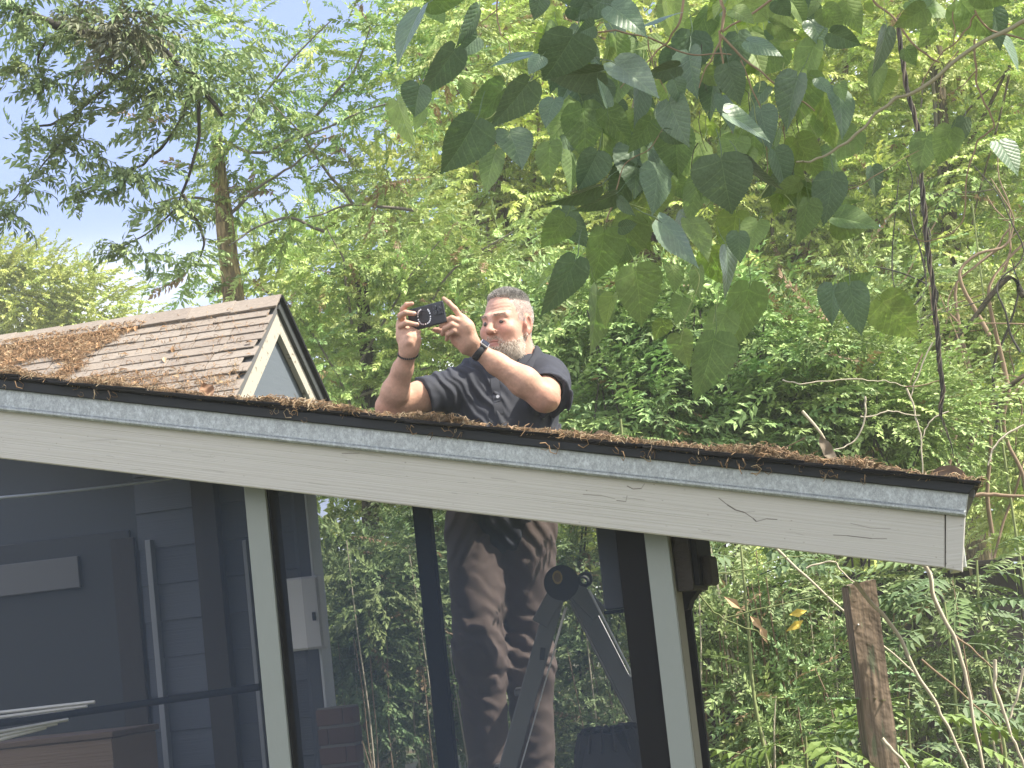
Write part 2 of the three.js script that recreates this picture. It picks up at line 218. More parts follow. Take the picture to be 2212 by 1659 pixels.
// ------------------------------------------------------------------ house wing behind the porch: gable roof and siding
const house = thing('house', 'grey sided house wing with brown shingle gable roof and cream rake boards', 'house', Q0, -TURN);
const Za = -3.05, apex = pl(600, 652, Za), XG = apex.x;
const nearP = plx(527, 857, XG), farP = plx(712, 870, XG);
const tNear = (apex.y - nearP.y) / (nearP.z - Za), tFar = (apex.y - farP.y) / (Za - farP.z);
{
  const T = (tNear + tFar) / 2, ang = Math.atan(T), XL = XG - 4.2;
  const cols = [[0.31, 0.262, 0.215], [0.335, 0.285, 0.235], [0.285, 0.24, 0.20], [0.325, 0.28, 0.235], [0.30, 0.255, 0.212]];
  const grain = dataTex(256, 256, (u, v, i, j) => 0.72 + 0.36 * (hash3(i, j, 3) - 0.2) * 0.6 + 0.16 * fbm(u * 18, v * 18, 2, 3));
  const mats = cols.map((c) => std(tint(...c), 0.95, { map: grain, bumpMap: grainTex, bumpScale: 0.003 }));
  seedTo(5);
  // near slope boards and shingles, laid in the axes of the slope: x along the ridge, y down the slope
  const runNear = 1.42, len = runNear / Math.cos(ang), expo = 0.072, nC = Math.ceil(len / expo), farL = 0.86 / Math.cos(ang);
  const slopeNode = (name) => { const g = part(name, box(XL - XG, 0.0, -0.03, -0.004, 0, len, 0), M.deck, house); return g; };
  const near = slopeNode('roof'); near.position.set(XG, apex.y, Za); near.rotation.x = ang; 
  const far = part('roof', box(XL - XG, 0.012, -0.045, 0.0, -farL, 0, 0.004), std(tint(0.035, 0.04, 0.04), 0.9), house); far.position.set(XG, apex.y, Za); far.rotation.x = -ang; far.userData.label = 'dark edge of the far roof slope';
  const fe = part('shingle', box(-0.08, 0.03, 0.002, 0.02, -farL, 0.02, 0.003), M.shingle[0], house); fe.position.copy(far.position); fe.rotation.x = -ang;
  const sg = [0.20, 0.25, 0.16].map((w) => box(-w / 2 + 0.0015, w / 2 - 0.0015, 0, 0.007, 0, expo + 0.022, 0.002));
  for (let c = 0; c < nC; c++) { let x = 0.012 + rr(0, 0.1) - 0.05 * (c % 2); while (x > -2.3) { const k = Math.floor(rnd() * 3), w = [0.20, 0.25, 0.16][k]; const s = part('shingle', sg[k], mats[Math.floor(rnd() * 5)], near); const right = Math.min(x, 0.014); s.position.set(right - w / 2, 0.003 + rr(0, 0.003), c * expo + rr(-0.004, 0.004)); s.rotation.x = -0.065 - rr(0, 0.035); s.rotation.y = rr(-0.006, 0.006); x = right - w; if (c * expo > len - 0.1) break; } }
  // ridge caps
  for (let i = 0; i < 20; i++) { const g = mergeGeometries([box(-0.12, 0.12, 0, 0.010, 0, 0.11, 0.002).rotateX(ang), box(-0.12, 0.12, 0, 0.010, -0.11, 0, 0.002).rotateX(-ang)].map(plain)); const s = part('ridge_cap', g, mats[i % 5], house); s.position.set(XG - 0.10 - i * 0.21, apex.y + 0.022, Za); s.rotation.z = 0.02 + rr(-0.006, 0.006); }
  // rake boards on the gable plane, gable wall, walls below
  const yAt = (dz) => apex.y - Math.abs(dz) * T;
  const side = (poly, x0, x1) => { const s = new THREE.Shape(poly.map(([z, y]) => new THREE.Vector2(-z, y))); const g = new THREE.ExtrudeGeometry(s, { depth: x1 - x0, bevelEnabled: false }); return g.rotateY(Math.PI / 2).translate(x0, 0, 0); };
  const W = 0.078 / Math.cos(ang);
  const cream = std(0xffffff, 0.6, { map: dataTex(256, 256, (u, v) => { const n = fbm(u * 60, v * 60, 6, 4), p = sstep(0.70, 0.74, n); return [0.66 - 0.25 * p, 0.64 - 0.27 * p, 0.59 - 0.28 * p]; }), bumpMap: grainTex, bumpScale: 0.002 });
  const rk = (sgn, R = sgn > 0 ? 1.3 : 0.82) => side([[0, -0.045], [sgn * R, -0.045 - R * T], [sgn * R, -0.045 - W - R * T], [0, -0.045 - W]].map(([z, y]) => [Za + z, apex.y + y]), XG - 0.03, XG - 0.004 + sgn * 0.001);
  part('rake_board', rk(1), cream, house); part('rake_board', rk(-1), cream, house);
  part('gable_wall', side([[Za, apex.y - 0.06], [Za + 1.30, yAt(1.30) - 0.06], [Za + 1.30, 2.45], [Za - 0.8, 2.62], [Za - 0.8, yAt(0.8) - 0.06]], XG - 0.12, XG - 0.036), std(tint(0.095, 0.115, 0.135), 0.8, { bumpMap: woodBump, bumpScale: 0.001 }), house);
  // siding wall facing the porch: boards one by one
  const sm = [0, 1, 2].map((k) => std(tint(0.036 + 0.006 * k, 0.044 + 0.006 * k, 0.062 + 0.006 * k), 0.7, { bumpMap: woodBump, bumpScale: 0.001 }));  // wall colours darkened to paint in the dimness of the porch interior
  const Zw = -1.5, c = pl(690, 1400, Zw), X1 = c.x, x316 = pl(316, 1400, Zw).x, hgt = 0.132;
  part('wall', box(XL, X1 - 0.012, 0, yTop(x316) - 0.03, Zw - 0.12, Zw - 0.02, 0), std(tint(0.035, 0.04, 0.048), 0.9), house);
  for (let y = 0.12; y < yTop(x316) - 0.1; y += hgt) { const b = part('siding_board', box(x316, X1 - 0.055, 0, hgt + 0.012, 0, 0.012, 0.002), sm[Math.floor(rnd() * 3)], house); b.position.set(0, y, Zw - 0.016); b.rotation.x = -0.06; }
  const tr = std(tint(0.50, 0.52, 0.54), 0.6);
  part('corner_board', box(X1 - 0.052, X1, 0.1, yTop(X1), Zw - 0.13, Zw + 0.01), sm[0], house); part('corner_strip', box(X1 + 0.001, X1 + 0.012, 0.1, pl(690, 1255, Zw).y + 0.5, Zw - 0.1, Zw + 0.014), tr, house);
  const strip = (px, w) => { const a = pl(px, 1400, Zw + 0.03); return part('trim_strip', box(a.x - w, a.x + w, 0.1, pl(px, 1165, Zw).y, Zw - 0.015, Zw + 0.03), std(tint(0.15, 0.16, 0.18), 0.6), house); };
  strip(338, 0.011); strip(449, 0.008); strip(548, 0.008);
  const d0 = pl(412, 1400, Zw + 0.05).x, d1 = pl(492, 1400, Zw + 0.05).x; // dark column between two stretches of siding
  part('dark_column', box(d0 + 0.05, d1, 0, yTop(d0), Zw - 0.01, Zw + 0.05), M.darkBrown, house);
  // recessed dark doorway on the left with a pale band across
  const w0 = pl(-80, 1212, Zw).x, wy1 = pl(80, 1212, Zw).y, wy0 = pl(80, 1280, Zw).y, wx1 = pl(175, 1240, Zw).x;
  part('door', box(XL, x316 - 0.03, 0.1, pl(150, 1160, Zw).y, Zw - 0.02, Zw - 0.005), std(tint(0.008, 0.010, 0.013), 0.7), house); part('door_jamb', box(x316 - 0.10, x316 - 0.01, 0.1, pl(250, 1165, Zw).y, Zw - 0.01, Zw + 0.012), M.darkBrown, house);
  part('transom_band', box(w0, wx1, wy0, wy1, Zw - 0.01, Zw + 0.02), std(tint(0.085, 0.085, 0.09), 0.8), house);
}
// loose things on and in the porch
{
  const Zw = -1.5, a = pl(606, 1252, Zw + 0.05), b = pl(704, 1400, Zw + 0.05);
  const ub = thing('utility_box', 'pale grey flat utility box mounted on the siding corner', 'utility box', porch.localToWorld(V((a.x + b.x) / 2, b.y, Zw + 0.015)), -TURN);
  const w = (b.x - a.x) / 2; const ubm = std(tint(0.52, 0.52, 0.54), 0.55); part('case', box(-w, w, 0, a.y - b.y, 0, 0.05, 0.006), ubm, ub); part('lid', box(-w + 0.006, w - 0.006, 0.006, a.y - b.y - 0.006, 0.051, 0.058, 0.004), ubm, ub); part('latch', box(w - 0.03, w - 0.018, 0.1, 0.13, 0.0585, 0.066, 0.002), M.dark, ub);
  // brick pier beside the corner
  const c = pl(711, 1529, Zw + 0.1), bp = thing('brick_pier', 'low dark red brick pier at the house corner below the utility box', 'pier', porch.localToWorld(V(c.x, 0, Zw + 0.0)), -TURN), bm = [[0.10, 0.062, 0.055], [0.075, 0.05, 0.045], [0.12, 0.07, 0.06]].map((q) => std(tint(...q), 0.95, { bumpMap: grainTex, bumpScale: 0.003 })), bg = box(-0.0485, 0.0485, 0, 0.057, -0.045, 0.045, 0.004), bg2 = box(-0.018, 0.018, 0, 0.057, -0.045, 0.045, 0.004);
  seedTo(3); part('mortar', box(-0.063, 0.063, 0, c.y, -0.04, 0.04, 0), std(tint(0.16, 0.15, 0.14), 1), bp);
  for (let y = 0, i = 0; y < c.y - 0.03; y += 0.067, i++) { const q = i % 2 ? 1 : -1; const m = part('brick', bg, bm[Math.floor(rnd() * 3)], bp); m.position.set(-q * 0.019, y, rr(-0.002, 0.002)); const k = part('brick', bg2, bm[Math.floor(rnd() * 3)], bp); k.position.set(q * 0.049, y, rr(-0.002, 0.002)); }
  // brown crate and pale slats added for a bright streak, low in the left bay
  const k0 = pl(-60, 1600, -0.7), k1 = pl(238, 1590, -0.7), cr = thing('wooden_chest', 'brown wooden chest low behind the left screen', 'chest', porch.localToWorld(V((k0.x + k1.x) / 2, 0.16, -0.9)), -TURN), ch = (k1.x - k0.x) / 2, cm = std(tint(0.12, 0.078, 0.05), 0.7, { bumpMap: woodBump, bumpScale: 0.002 });
  const hy = pl(100, 1608, -0.7).y - 0.16; for (let i = 0; i < 5; i++) part('plank', box(-ch, ch, hy * i / 5 + 0.002, hy * (i + 1) / 5 - 0.002, 0.17, 0.19, 0.003), cm, cr); part('lid', box(-ch - 0.01, ch + 0.01, hy, hy + 0.02, -0.2, 0.2, 0.005), cm, cr); part('side_panel', box(ch - 0.02, ch - 0.001, 0, hy - 0.002, -0.19, 0.168), cm, cr); part('back_panel', box(-ch, ch - 0.022, 0, hy - 0.002, -0.19, -0.17), cm, cr);
  const bl = thing('added_slats', 'added pale blind lying bunched across the dark mid rail at left', 'slatwork', porch.localToWorld(V(pl(60, 1550, -0.26).x, pl(60, 1580, -0.26).y, -0.26)), -TURN), pale = std(tint(0.52, 0.51, 0.47), 0.45);
  for (let i = 0; i < 6; i++) { const l = [205, 188, 160, 145, 120, 95][i], y = [1516, 1526, 1537, 1558, 1568, 1578][i], A = pl(-60, y + 30 + i * 2, -0.26), B = pl(l, y - i * 2, -0.26), w = A.distanceTo(B), m = part('slat', box(-w / 2, w / 2, -0.0045, 0.0045, -0.004, 0.004, 0.002), pale, bl); bl.updateMatrixWorld(true); m.position.copy(bl.worldToLocal(porch.localToWorld(A.clone().lerp(B, 0.5)))); m.rotation.z = Math.atan2(B.y - A.y, B.x - A.x); m.rotation.x = -0.7; }
  // covered grill, dark rounded hood with bunched cover seam, beyond the rear screen
  const g0 = at(1318, 1600, -7.0), gr = thing('covered_grill', 'dark domed grill under a wrinkled black cover behind the right bay', 'grill', V(g0.x, 0, g0.z), 0.1), hT = at(1318, 1574, -7.0).y;
  const cov = new THREE.CylinderGeometry(0.105, 0.16, 0.30, 28, 10, false).translate(0, hT - 0.16, 0); const p = cov.attributes.position; for (let i = 0; i < p.count; i++) { const x = p.getX(i), y = p.getY(i), z = p.getZ(i), a = Math.atan2(z, x), n = fbm(a * 3, y * 9, 2) - 0.5, r = 1 + 0.22 * n; p.setXYZ(i, x * r * 1.05, y + 0.02 * (fbm(x * 20, z * 20, 4) - 0.5), z * r); } cov.computeVertexNormals();
  const cm2 = std(tint(0.022, 0.021, 0.024), 0.75); part('cover', cov, cm2, gr); const fl = []; for (let i = 0; i < 16; i++) { const a = i / 16 * 6.28; fl.push(tube([V(Math.cos(a) * 0.02, hT - 0.006, Math.sin(a) * 0.02), V(Math.cos(a) * 0.09, hT - 0.004 + rr(0, 0.012), Math.sin(a) * 0.09), V(Math.cos(a) * 0.124, hT - 0.07, Math.sin(a) * 0.122)], 0.008, 0.005, 5, 3)); } part('cover_gathers', merge(fl), cm2, gr);
  for (const [x, z] of [[-0.09, 0.09], [0.09, 0.09], [-0.09, -0.09], [0.09, -0.09]]) part('leg', tube([V(x * 0.8, hT - 0.3, z * 0.8), V(x * 1.4, 0.0, z * 1.4)], 0.012, 0.012, 6, 2), M.dark, gr);
}
// ------------------------------------------------------------------ the man
const ZM = -7.6, Z1 = (zx, zy, dz = 0) => at(768 + zx * 0.248, 603.3 + zy * 0.248, ZM + dz);
// signed distances
const dCap = (x, y, z, a, b, ra, rb) => { const bx = b.x - a.x, by = b.y - a.y, bz = b.z - a.z, px = x - a.x, py = y - a.y, pz = z - a.z, t = clamp((px * bx + py * by + pz * bz) / (bx * bx + by * by + bz * bz + 1e-12)), q = px - bx * t, r = py - by * t, s = pz - bz * t; return Math.sqrt(q * q + r * r + s * s) - (ra + (rb - ra) * t); };
const dEll = (x, y, z, c, rx, ry, rz) => { const a = (x - c.x) / rx, b = (y - c.y) / ry, d = (z - c.z) / rz, k0 = Math.sqrt(a * a + b * b + d * d), e = a / rx, f = b / ry, g = d / rz, k1 = Math.sqrt(e * e + f * f + g * g); return k1 < 1e-9 ? -Math.min(rx, ry, rz) : k0 * (k0 - 1) / k1; };
const smin = (a, b, k) => { const h = Math.max(k - Math.abs(a - b), 0) / k; return Math.min(a, b) - h * h * k * 0.25; };
const smax = (a, b, k) => -smin(-a, -b, k);
// surface nets: one vertex per crossed cell, moved to the mean of its edge crossings
function nets(f, lo, hi, c) {
  const nx = Math.ceil((hi.x - lo.x) / c) + 1, ny = Math.ceil((hi.y - lo.y) / c) + 1, nz = Math.ceil((hi.z - lo.z) / c) + 1, F = new Float32Array(nx * ny * nz), id = new Int32Array(nx * ny * nz).fill(-1), P = [], I = [];
  const at3 = (i, j, k) => i + nx * (j + ny * k);
  for (let k = 0; k < nz; k++) for (let j = 0; j < ny; j++) for (let i = 0; i < nx; i++) F[at3(i, j, k)] = f(lo.x + i * c, lo.y + j * c, lo.z + k * c);
  for (let k = 0; k < nz - 1; k++) for (let j = 0; j < ny - 1; j++) for (let i = 0; i < nx - 1; i++) {
    let m = 0; const v = [];
    for (let q = 0; q < 8; q++) { const s = F[at3(i + (q & 1), j + ((q >> 1) & 1), k + (q >> 2))]; v.push(s); if (s < 0) m |= 1 << q; }
    if (m === 0 || m === 255) continue;
    let X = 0, Y = 0, Z = 0, n = 0;
    for (let q = 0; q < 8; q++) for (const b of [1, 2, 4]) { if (q & b) continue; const w = q | b; if ((v[q] < 0) === (v[w] < 0)) continue; const t = v[q] / (v[q] - v[w]); X += (q & 1) + (b === 1 ? t : 0); Y += ((q >> 1) & 1) + (b === 2 ? t : 0); Z += (q >> 2) + (b === 4 ? t : 0); n++; }
    id[at3(i, j, k)] = P.length / 3; P.push(lo.x + (i + X / n) * c, lo.y + (j + Y / n) * c, lo.z + (k + Z / n) * c);
  }
  for (let k = 1; k < nz - 1; k++) for (let j = 1; j < ny - 1; j++) for (let i = 1; i < nx - 1; i++) {
    const s = F[at3(i, j, k)] < 0;
    const quad = (a, b, d, e, flip) => { if (a < 0 || b < 0 || d < 0 || e < 0) return; flip ? I.push(a, d, b, a, e, d) : I.push(a, b, d, a, d, e); };
    if (s !== F[at3(i + 1, j, k)] < 0) quad(id[at3(i, j - 1, k - 1)], id[at3(i, j, k - 1)], id[at3(i, j, k)], id[at3(i, j - 1, k)], !s);
    if (s !== F[at3(i, j + 1, k)] < 0) quad(id[at3(i - 1, j, k - 1)], id[at3(i - 1, j, k)], id[at3(i, j, k)], id[at3(i, j, k - 1)], !s);
    if (s !== F[at3(i, j, k + 1)] < 0) quad(id[at3(i - 1, j - 1, k)], id[at3(i, j - 1, k)], id[at3(i, j, k)], id[at3(i - 1, j, k)], !s);
  }
  const N = new Float32Array(P.length), e = c * 0.5;
  for (let i = 0; i < P.length; i += 3) { const [x, y, z] = [P[i], P[i + 1], P[i + 2]]; const a = f(x + e, y, z) - f(x - e, y, z), b = f(x, y + e, z) - f(x, y - e, z), d = f(x, y, z + e) - f(x, y, z - e), l = Math.hypot(a, b, d) || 1; N[i] = a / l; N[i + 1] = b / l; N[i + 2] = d / l; }
  const g = new THREE.BufferGeometry(); g.setAttribute('position', new THREE.Float32BufferAttribute(P, 3)); g.setAttribute('normal', new THREE.BufferAttribute(N, 3)); g.setIndex(I); return g;
}
const colour = (g, f) => { const p = g.attributes.position, n = g.attributes.normal, c = new Float32Array(p.count * 3); for (let i = 0; i < p.count; i++) { const q = f(p.getX(i), p.getY(i), p.getZ(i), n.getX(i), n.getY(i), n.getZ(i)); c.set(q, i * 3); } g.setAttribute('color', new THREE.BufferAttribute(c, 3)); return g; };
const bounds = (list, m) => { const b = new THREE.Box3().setFromPoints(list); return [b.min.subScalar(m), b.max.addScalar(m)]; };
const man = thing('person', 'bearded man in dark polo shirt and brown trousers raising a phone behind the roof', 'person', V(0, 0, 0));
{ const f = at(1105, 1750, ZM); man.position.copy(f); man.updateMatrixWorld(true); }
const MP = {};
{
  const skinMat = new THREE.MeshPhysicalMaterial({ color: 0xffffff, vertexColors: true, roughness: 0.52, specularIntensity: 0.4 });
  // ---- head, in its own axes: x to his left, y up, z the way he looks
  const headM = new THREE.Matrix4().compose(Z1(1320, 405, 0.0), new THREE.Quaternion().setFromEuler(new THREE.Euler(rad(-3), rad(-34), rad(-2), 'YXZ')), V(1.10, 1.10, 1.10));
  const inv = headM.clone().invert(), nb = Z1(1440, 760, -0.055).applyMatrix4(inv), nb2 = Z1(1400, 880, -0.06).applyMatrix4(inv);
  const E = (x, y, z) => V(x, y, z);
  const C = { cran: E(0, 0.034, -0.016), face: E(0, -0.040, 0.026), jaw: E(0, -0.082, 0.030) };
  const head = (x, y, z) => {
    const ax = Math.abs(x), lr = x < 0 ? -1 : 1;
    let d = dEll(x, y, z, C.cran, 0.0755, 0.090, 0.097);
    d = smin(d, dEll(x, y, z, C.face, 0.069, 0.086, 0.060), 0.035);
    d = smin(d, dEll(x, y, z, C.jaw, 0.060, 0.046, 0.054), 0.03);
    d = smin(d, dEll(x, y, z, E(0, -0.104, 0.064), 0.028, 0.020, 0.024), 0.03); // chin
    d = smin(d, dCap(ax, y, z, E(0.012, 0.0215, 0.0885), E(0.044, 0.023, 0.070), 0.0105, 0.009), 0.018); // brow
    d = smin(d, dEll(ax, y, z, E(0.041, -0.026, 0.058), 0.026, 0.022, 0.024), 0.025); // cheek
    d = smax(d, -dEll(ax, y, z, E(0.0325, 0.004, 0.0985), 0.0185, 0.0125, 0.016), 0.014); // eye socket
    d = smin(d, dEll(ax, y, z, E(0.0325, 0.001, 0.0725), 0.0165, 0.0125, 0.0125), 0.006); // lids
    d = smax(d, -dCap(ax, y, z, E(0.022, -0.001, 0.088), E(0.045, -0.002, 0.0815), 0.0033, 0.0022), 0.003); // narrowed slit between the lids
    d = smin(d, dCap(x, y, z, E(0, 0.016, 0.087), E(0, -0.027, 0.108), 0.0085, 0.0120), 0.016); // nose
    d = smin(d, dEll(x, y, z, E(0, -0.030, 0.108), 0.0125, 0.0105, 0.0115), 0.008);
    d = smin(d, dEll(ax, y, z, E(0.0145, -0.033, 0.097), 0.0085, 0.0085, 0.0105), 0.007);
    d = smax(d, -dEll(ax, y, z, E(0.0072, -0.0425, 0.103), 0.0045, 0.004, 0.0055), 0.003); // nostrils
    d = smax(d, -dCap(ax, y, z, E(0.019, -0.034, 0.099), E(0.036, -0.062, 0.083), 0.0022, 0.002), 0.010); // fold beside the mouth
    d = smin(d, dCap(ax, y, z, E(0, -0.0625, 0.0905), E(0.020, -0.066, 0.080), 0.0066, 0.004), 0.007); // upper lip
    d = smin(d, dCap(ax, y, z, E(0, -0.0765, 0.0875), E(0.018, -0.074, 0.079), 0.0072, 0.004), 0.007); // lower lip
    d = smax(d, -dCap(ax, y, z, E(0, -0.0692, 0.0965), E(0.023, -0.0690, 0.083), 0.0026, 0.0016), 0.003); // parted mouth
    // ear
    const ex = ax - 0.0755 + 0.10 * (z + 0.010) * 0.9; let e = dEll(ex, y, z, E(0.004, -0.004, -0.012), 0.0085, 0.0345, 0.0205); e = smin(e, dEll(ex, y, z, E(-0.002, -0.034, -0.005), 0.008, 0.012, 0.010), 0.008);
    e = smax(e, -dEll(ex, y, z, E(0.0125, 0.000, -0.008), 0.0095, 0.022, 0.0115), 0.004); e = smin(e, dEll(ex, y, z, E(0.006, -0.008, 0.005), 0.005, 0.009, 0.005), 0.005);
    d = smin(d, e, 0.006);
    d = smin(d, dCap(x, y, z, E(0, -0.045, -0.030), nb, 0.060, 0.064), 0.03); d = smin(d, dCap(x, y, z, nb, nb2, 0.064, 0.085), 0.03);
    d += 0.0018 * (fbm(x * 60, y * 60, z * 60, 3) - 0.5) + 0.00035 * (y > 0.035 && z > 0.05 ? Math.sin(y * 520 + 3 * vnoise(x * 30, 2, 2)) : 0) * sstep(0.10, 0.05, y);
    return d;
  };
  const hg = nets(head, V(-0.105, -0.225, -0.145), V(0.105, 0.135, 0.130), 0.0028);
  // beard, hair and skin areas
  const beardAt = (x, y, z) => { const ax = Math.abs(x), n = 0.012 * (vnoise(x * 90, y * 90, z * 90) - 0.5) + 0.006 * (vnoise(x * 260, y * 260, z * 260) - 0.5), yy = y + n;
    const line = -0.066 + 0.52 * Math.max(0, 0.055 - z); const jaw = ax > 0.024 ? sstep(line + 0.006, line - 0.012, yy) * sstep(-0.014, 0.002, z + n) : 0; const chin = sstep(-0.082, -0.090, yy) * (z > 0.02 ? 1 : 0); const tache = sstep(0.009, 0.004, Math.abs(yy + 0.0525 + 0.16 * ax)) * (ax < 0.034 ? 1 : 0) * (z > 0.07 ? 1 : 0) * 0.6; const below = y < -0.150 ? 0 : 1, neckCut = sstep(-0.02, 0.012, z + 0.5 * (y + 0.145)); return clamp(Math.max(jaw, chin, tache)) * below * (y < -0.105 ? neckCut : 1) * (z < 0.012 ? 0.7 : 1); };
  const hairAt = (x, y, z) => { const ax = Math.abs(x), n = 0.008 * (vnoise(x * 90, y * 90, z * 90) - 0.5); if (y < -0.075) return 0; const top = y > 0.088 + n + 0.35 * Math.max(0, z - 0.045) - 0.2 * Math.max(0, -z) ? 1 : 0; const sideLine = z + n < 0.034 - 0.5 * Math.max(0, 0.03 - y) * (y < 0.03 ? 0.6 : 0) + 0.25 * Math.max(0, y - 0.05); const aroundEar = y > 0.036 || z < -0.036 - 0.3 * Math.max(0, -y) || (z > 0.004 && y > 0.004); return Math.max(top, sideLine && aroundEar && ax + Math.max(0, -z) * 2 > 0.04 ? 0.9 : 0); };
  colour(hg, (x, y, z) => {
    const ax = Math.abs(x), n = fbm(x * 70, y * 70, z * 70, 4), m = vnoise(x * 260, y * 260, z * 260);
    let c = [0.53, 0.315, 0.24];
    const red = clamp(sstep(0.035, 0.0, Math.hypot(ax - 0.040, y + 0.022, (z - 0.07) * 0.6)) * 0.8 + sstep(0.022, 0.0, Math.hypot(x, y + 0.028, z - 0.108)) * 0.8 + (ax > 0.072 ? 0.7 : 0) + 0.35 * (n - 0.4) + (y < -0.11 ? 0.35 : 0));
    c = [c[0] * (1 - 0.02 * red), c[1] * (1 - 0.24 * red), c[2] * (1 - 0.24 * red)];
    const lip = Math.max(sstep(0.007, 0.003, Math.abs(y + 0.064)), sstep(0.007, 0.003, Math.abs(y + 0.076))) * (ax < 0.022 && z > 0.078 ? 1 : 0); c = c.map((v, k) => v * (1 - lip) + lip * [0.42, 0.20, 0.17][k]);
    const k = 0.80 + 0.34 * n + 0.16 * (m - 0.5); c = c.map((v) => v * k);
    const b = beardAt(x, y, z) * 0.5, h = hairAt(x, y, z) * 0.62; c = c.map((v, q) => v * (1 - b) + b * [0.42, 0.32, 0.25][q]); c = c.map((v, q) => v * (1 - h) + h * [0.40, 0.365, 0.345][q]);
    const brow = sstep(0.006, 0.002, Math.abs(y - 0.026 - 0.06 * (ax - 0.03))) * (ax > 0.014 && ax < 0.05 && z > 0.055 ? 1 : 0) * 0.25; c = c.map((v, q) => v * (1 - brow) + brow * [0.25, 0.19, 0.15][q]);
    return c;
  });
  // ---- arms and hands
  const J = {
    shL: Z1(1685, 862, -0.03), elL: Z1(1648, 1030, 0.24), wrL: Z1(1045, 606, 0.28),
    shR: Z1(880, 960, 0.02), elR: Z1(292, 1112, 0.15), wrR: Z1(462, 640, 0.29),
  };
  const chain = (pts, r) => pts.slice(1).map((p, i) => [pts[i], p, r[i], r[i + 1]]);
  const zh = 0.30, h1 = (x, y, d = 0) => Z1(x, y, zh + d);
  // his left hand: index finger raised to the phone's top corner, the others curled round its edge
  const handL = [
    ...chain([J.wrL, h1(985, 545, 0.0), h1(935, 440, 0.0)], [0.026, 0.029, 0.030]), ...chain([h1(1010, 540, 0.01), h1(965, 420, 0.02), h1(930, 350, 0.015)], [0.026, 0.026, 0.020]), ...chain([h1(960, 600, -0.01), h1(890, 520, -0.015), h1(850, 450, -0.01)], [0.024, 0.022, 0.018]),
  ];
  const fingersL = [
    chain([h1(925, 345, 0.020), h1(868, 262, 0.024), h1(815, 205, 0.014), h1(768, 168, 0.004)], [0.0125, 0.0105, 0.0092, 0.0070]),
    chain([h1(925, 375, 0.026), h1(838, 340, 0.038), h1(775, 365, 0.030), h1(745, 410, 0.012)], [0.0125, 0.0112, 0.0100, 0.0085]),
    chain([h1(925, 430, 0.024), h1(838, 395, 0.040), h1(778, 428, 0.032), h1(758, 478, 0.012)], [0.0120, 0.0110, 0.0098, 0.0082]),
    chain([h1(930, 480, 0.018), h1(858, 452, 0.036), h1(805, 480, 0.028), h1(795, 525, 0.010)], [0.0110, 0.0100, 0.0090, 0.0076]),
    chain([h1(900, 545, -0.015), h1(800, 470, -0.035), h1(735, 446, -0.045), h1(690, 440, -0.048)], [0.0150, 0.0125, 0.0110, 0.0090]),
  ];
  // his right hand: palm under the phone, fingers wrapped round its far edge on to the back
  const handR = [
    ...chain([J.wrR, h1(470, 560, 0.0), h1(440, 470, -0.02)], [0.026, 0.030, 0.028]), ...chain([h1(490, 600, 0), h1(500, 520, 0.004), h1(500, 470, -0.018)], [0.024, 0.024, 0.018]), ...chain([h1(440, 600, -0.006), h1(415, 500, -0.02), h1(405, 400, -0.03), h1(410, 320, -0.035)], [0.022, 0.021, 0.018, 0.014]),
  ];
  const fingersR = [
    chain([h1(412, 320, -0.028), h1(412, 262, -0.022), h1(445, 222, -0.008), h1(492, 214, -0.004)], [0.0110, 0.0105, 0.0096, 0.0080]),
    chain([h1(400, 352, -0.020), h1(392, 318, 0.004), h1(435, 290, 0.022), h1(512, 300, 0.018)], [0.0120, 0.0118, 0.0104, 0.0086]),
    chain([h1(404, 430, -0.016), h1(396, 405, 0.006), h1(442, 380, 0.024), h1(534, 394, 0.020)], [0.0120, 0.0116, 0.0102, 0.0084]),
    chain([h1(418, 500, -0.012), h1(425, 466, 0.004), h1(480, 446, 0.012), h1(552, 458, 0.006)], [0.0112, 0.0104, 0.0092, 0.0076]),
    chain([h1(505, 600, 0.012), h1(472, 548, 0.030), h1(466, 500, 0.030), h1(500, 455, 0.010)], [0.0150, 0.0135, 0.0110, 0.0090]),
  ];
  const armField = (caps, fingers, k = 0.02) => (x, y, z) => { let d = 9; for (const c of caps) d = smin(d, dCap(x, y, z, ...c), k); for (const f of fingers) { let e = 9; for (const c of f) e = smin(e, dCap(x, y, z, ...c), 0.004); d = smin(d, e, 0.007); } return d + 0.0012 * (vnoise(x * 55, y * 55, z * 55) - 0.5) + 0.0006 * (vnoise(x * 160, y * 160, z * 160) - 0.5); };
  const mid = (a, b, t, o = V(0, 0, 0)) => a.clone().lerp(b, t).add(o);
  const armL = [...handL, ...chain([J.elL, mid(J.elL, J.wrL, 0.30, V(0, 0.004, 0.004)), mid(J.elL, J.wrL, 0.7), J.wrL], [0.051, 0.054, 0.039, 0.028]), ...chain([J.shL, J.elL], [0.062, 0.052]), [Z1(1685, 1058, 0.225), Z1(1640, 1048, 0.24), 0.032, 0.036]];
  const armR = [...handR, ...chain([J.elR, mid(J.elR, J.wrR, 0.28, V(0.004, 0, 0.004)), mid(J.elR, J.wrR, 0.7), J.wrR], [0.047, 0.050, 0.036, 0.027]), ...chain([J.shR, mid(J.shR, J.elR, 0.55, V(0, 0.008, 0)), J.elR], [0.062, 0.056, 0.048])];
  const pts = (caps, fs) => [...caps.flatMap((c) => [c[0], c[1]]), ...fs.flat().flatMap((c) => [c[0], c[1]])];
  const gL = nets(armField(armL, fingersL), ...bounds(pts(armL, fingersL), 0.068), 0.0033), gR = nets(armField(armR, fingersR), ...bounds(pts(armR, fingersR), 0.068), 0.0033);
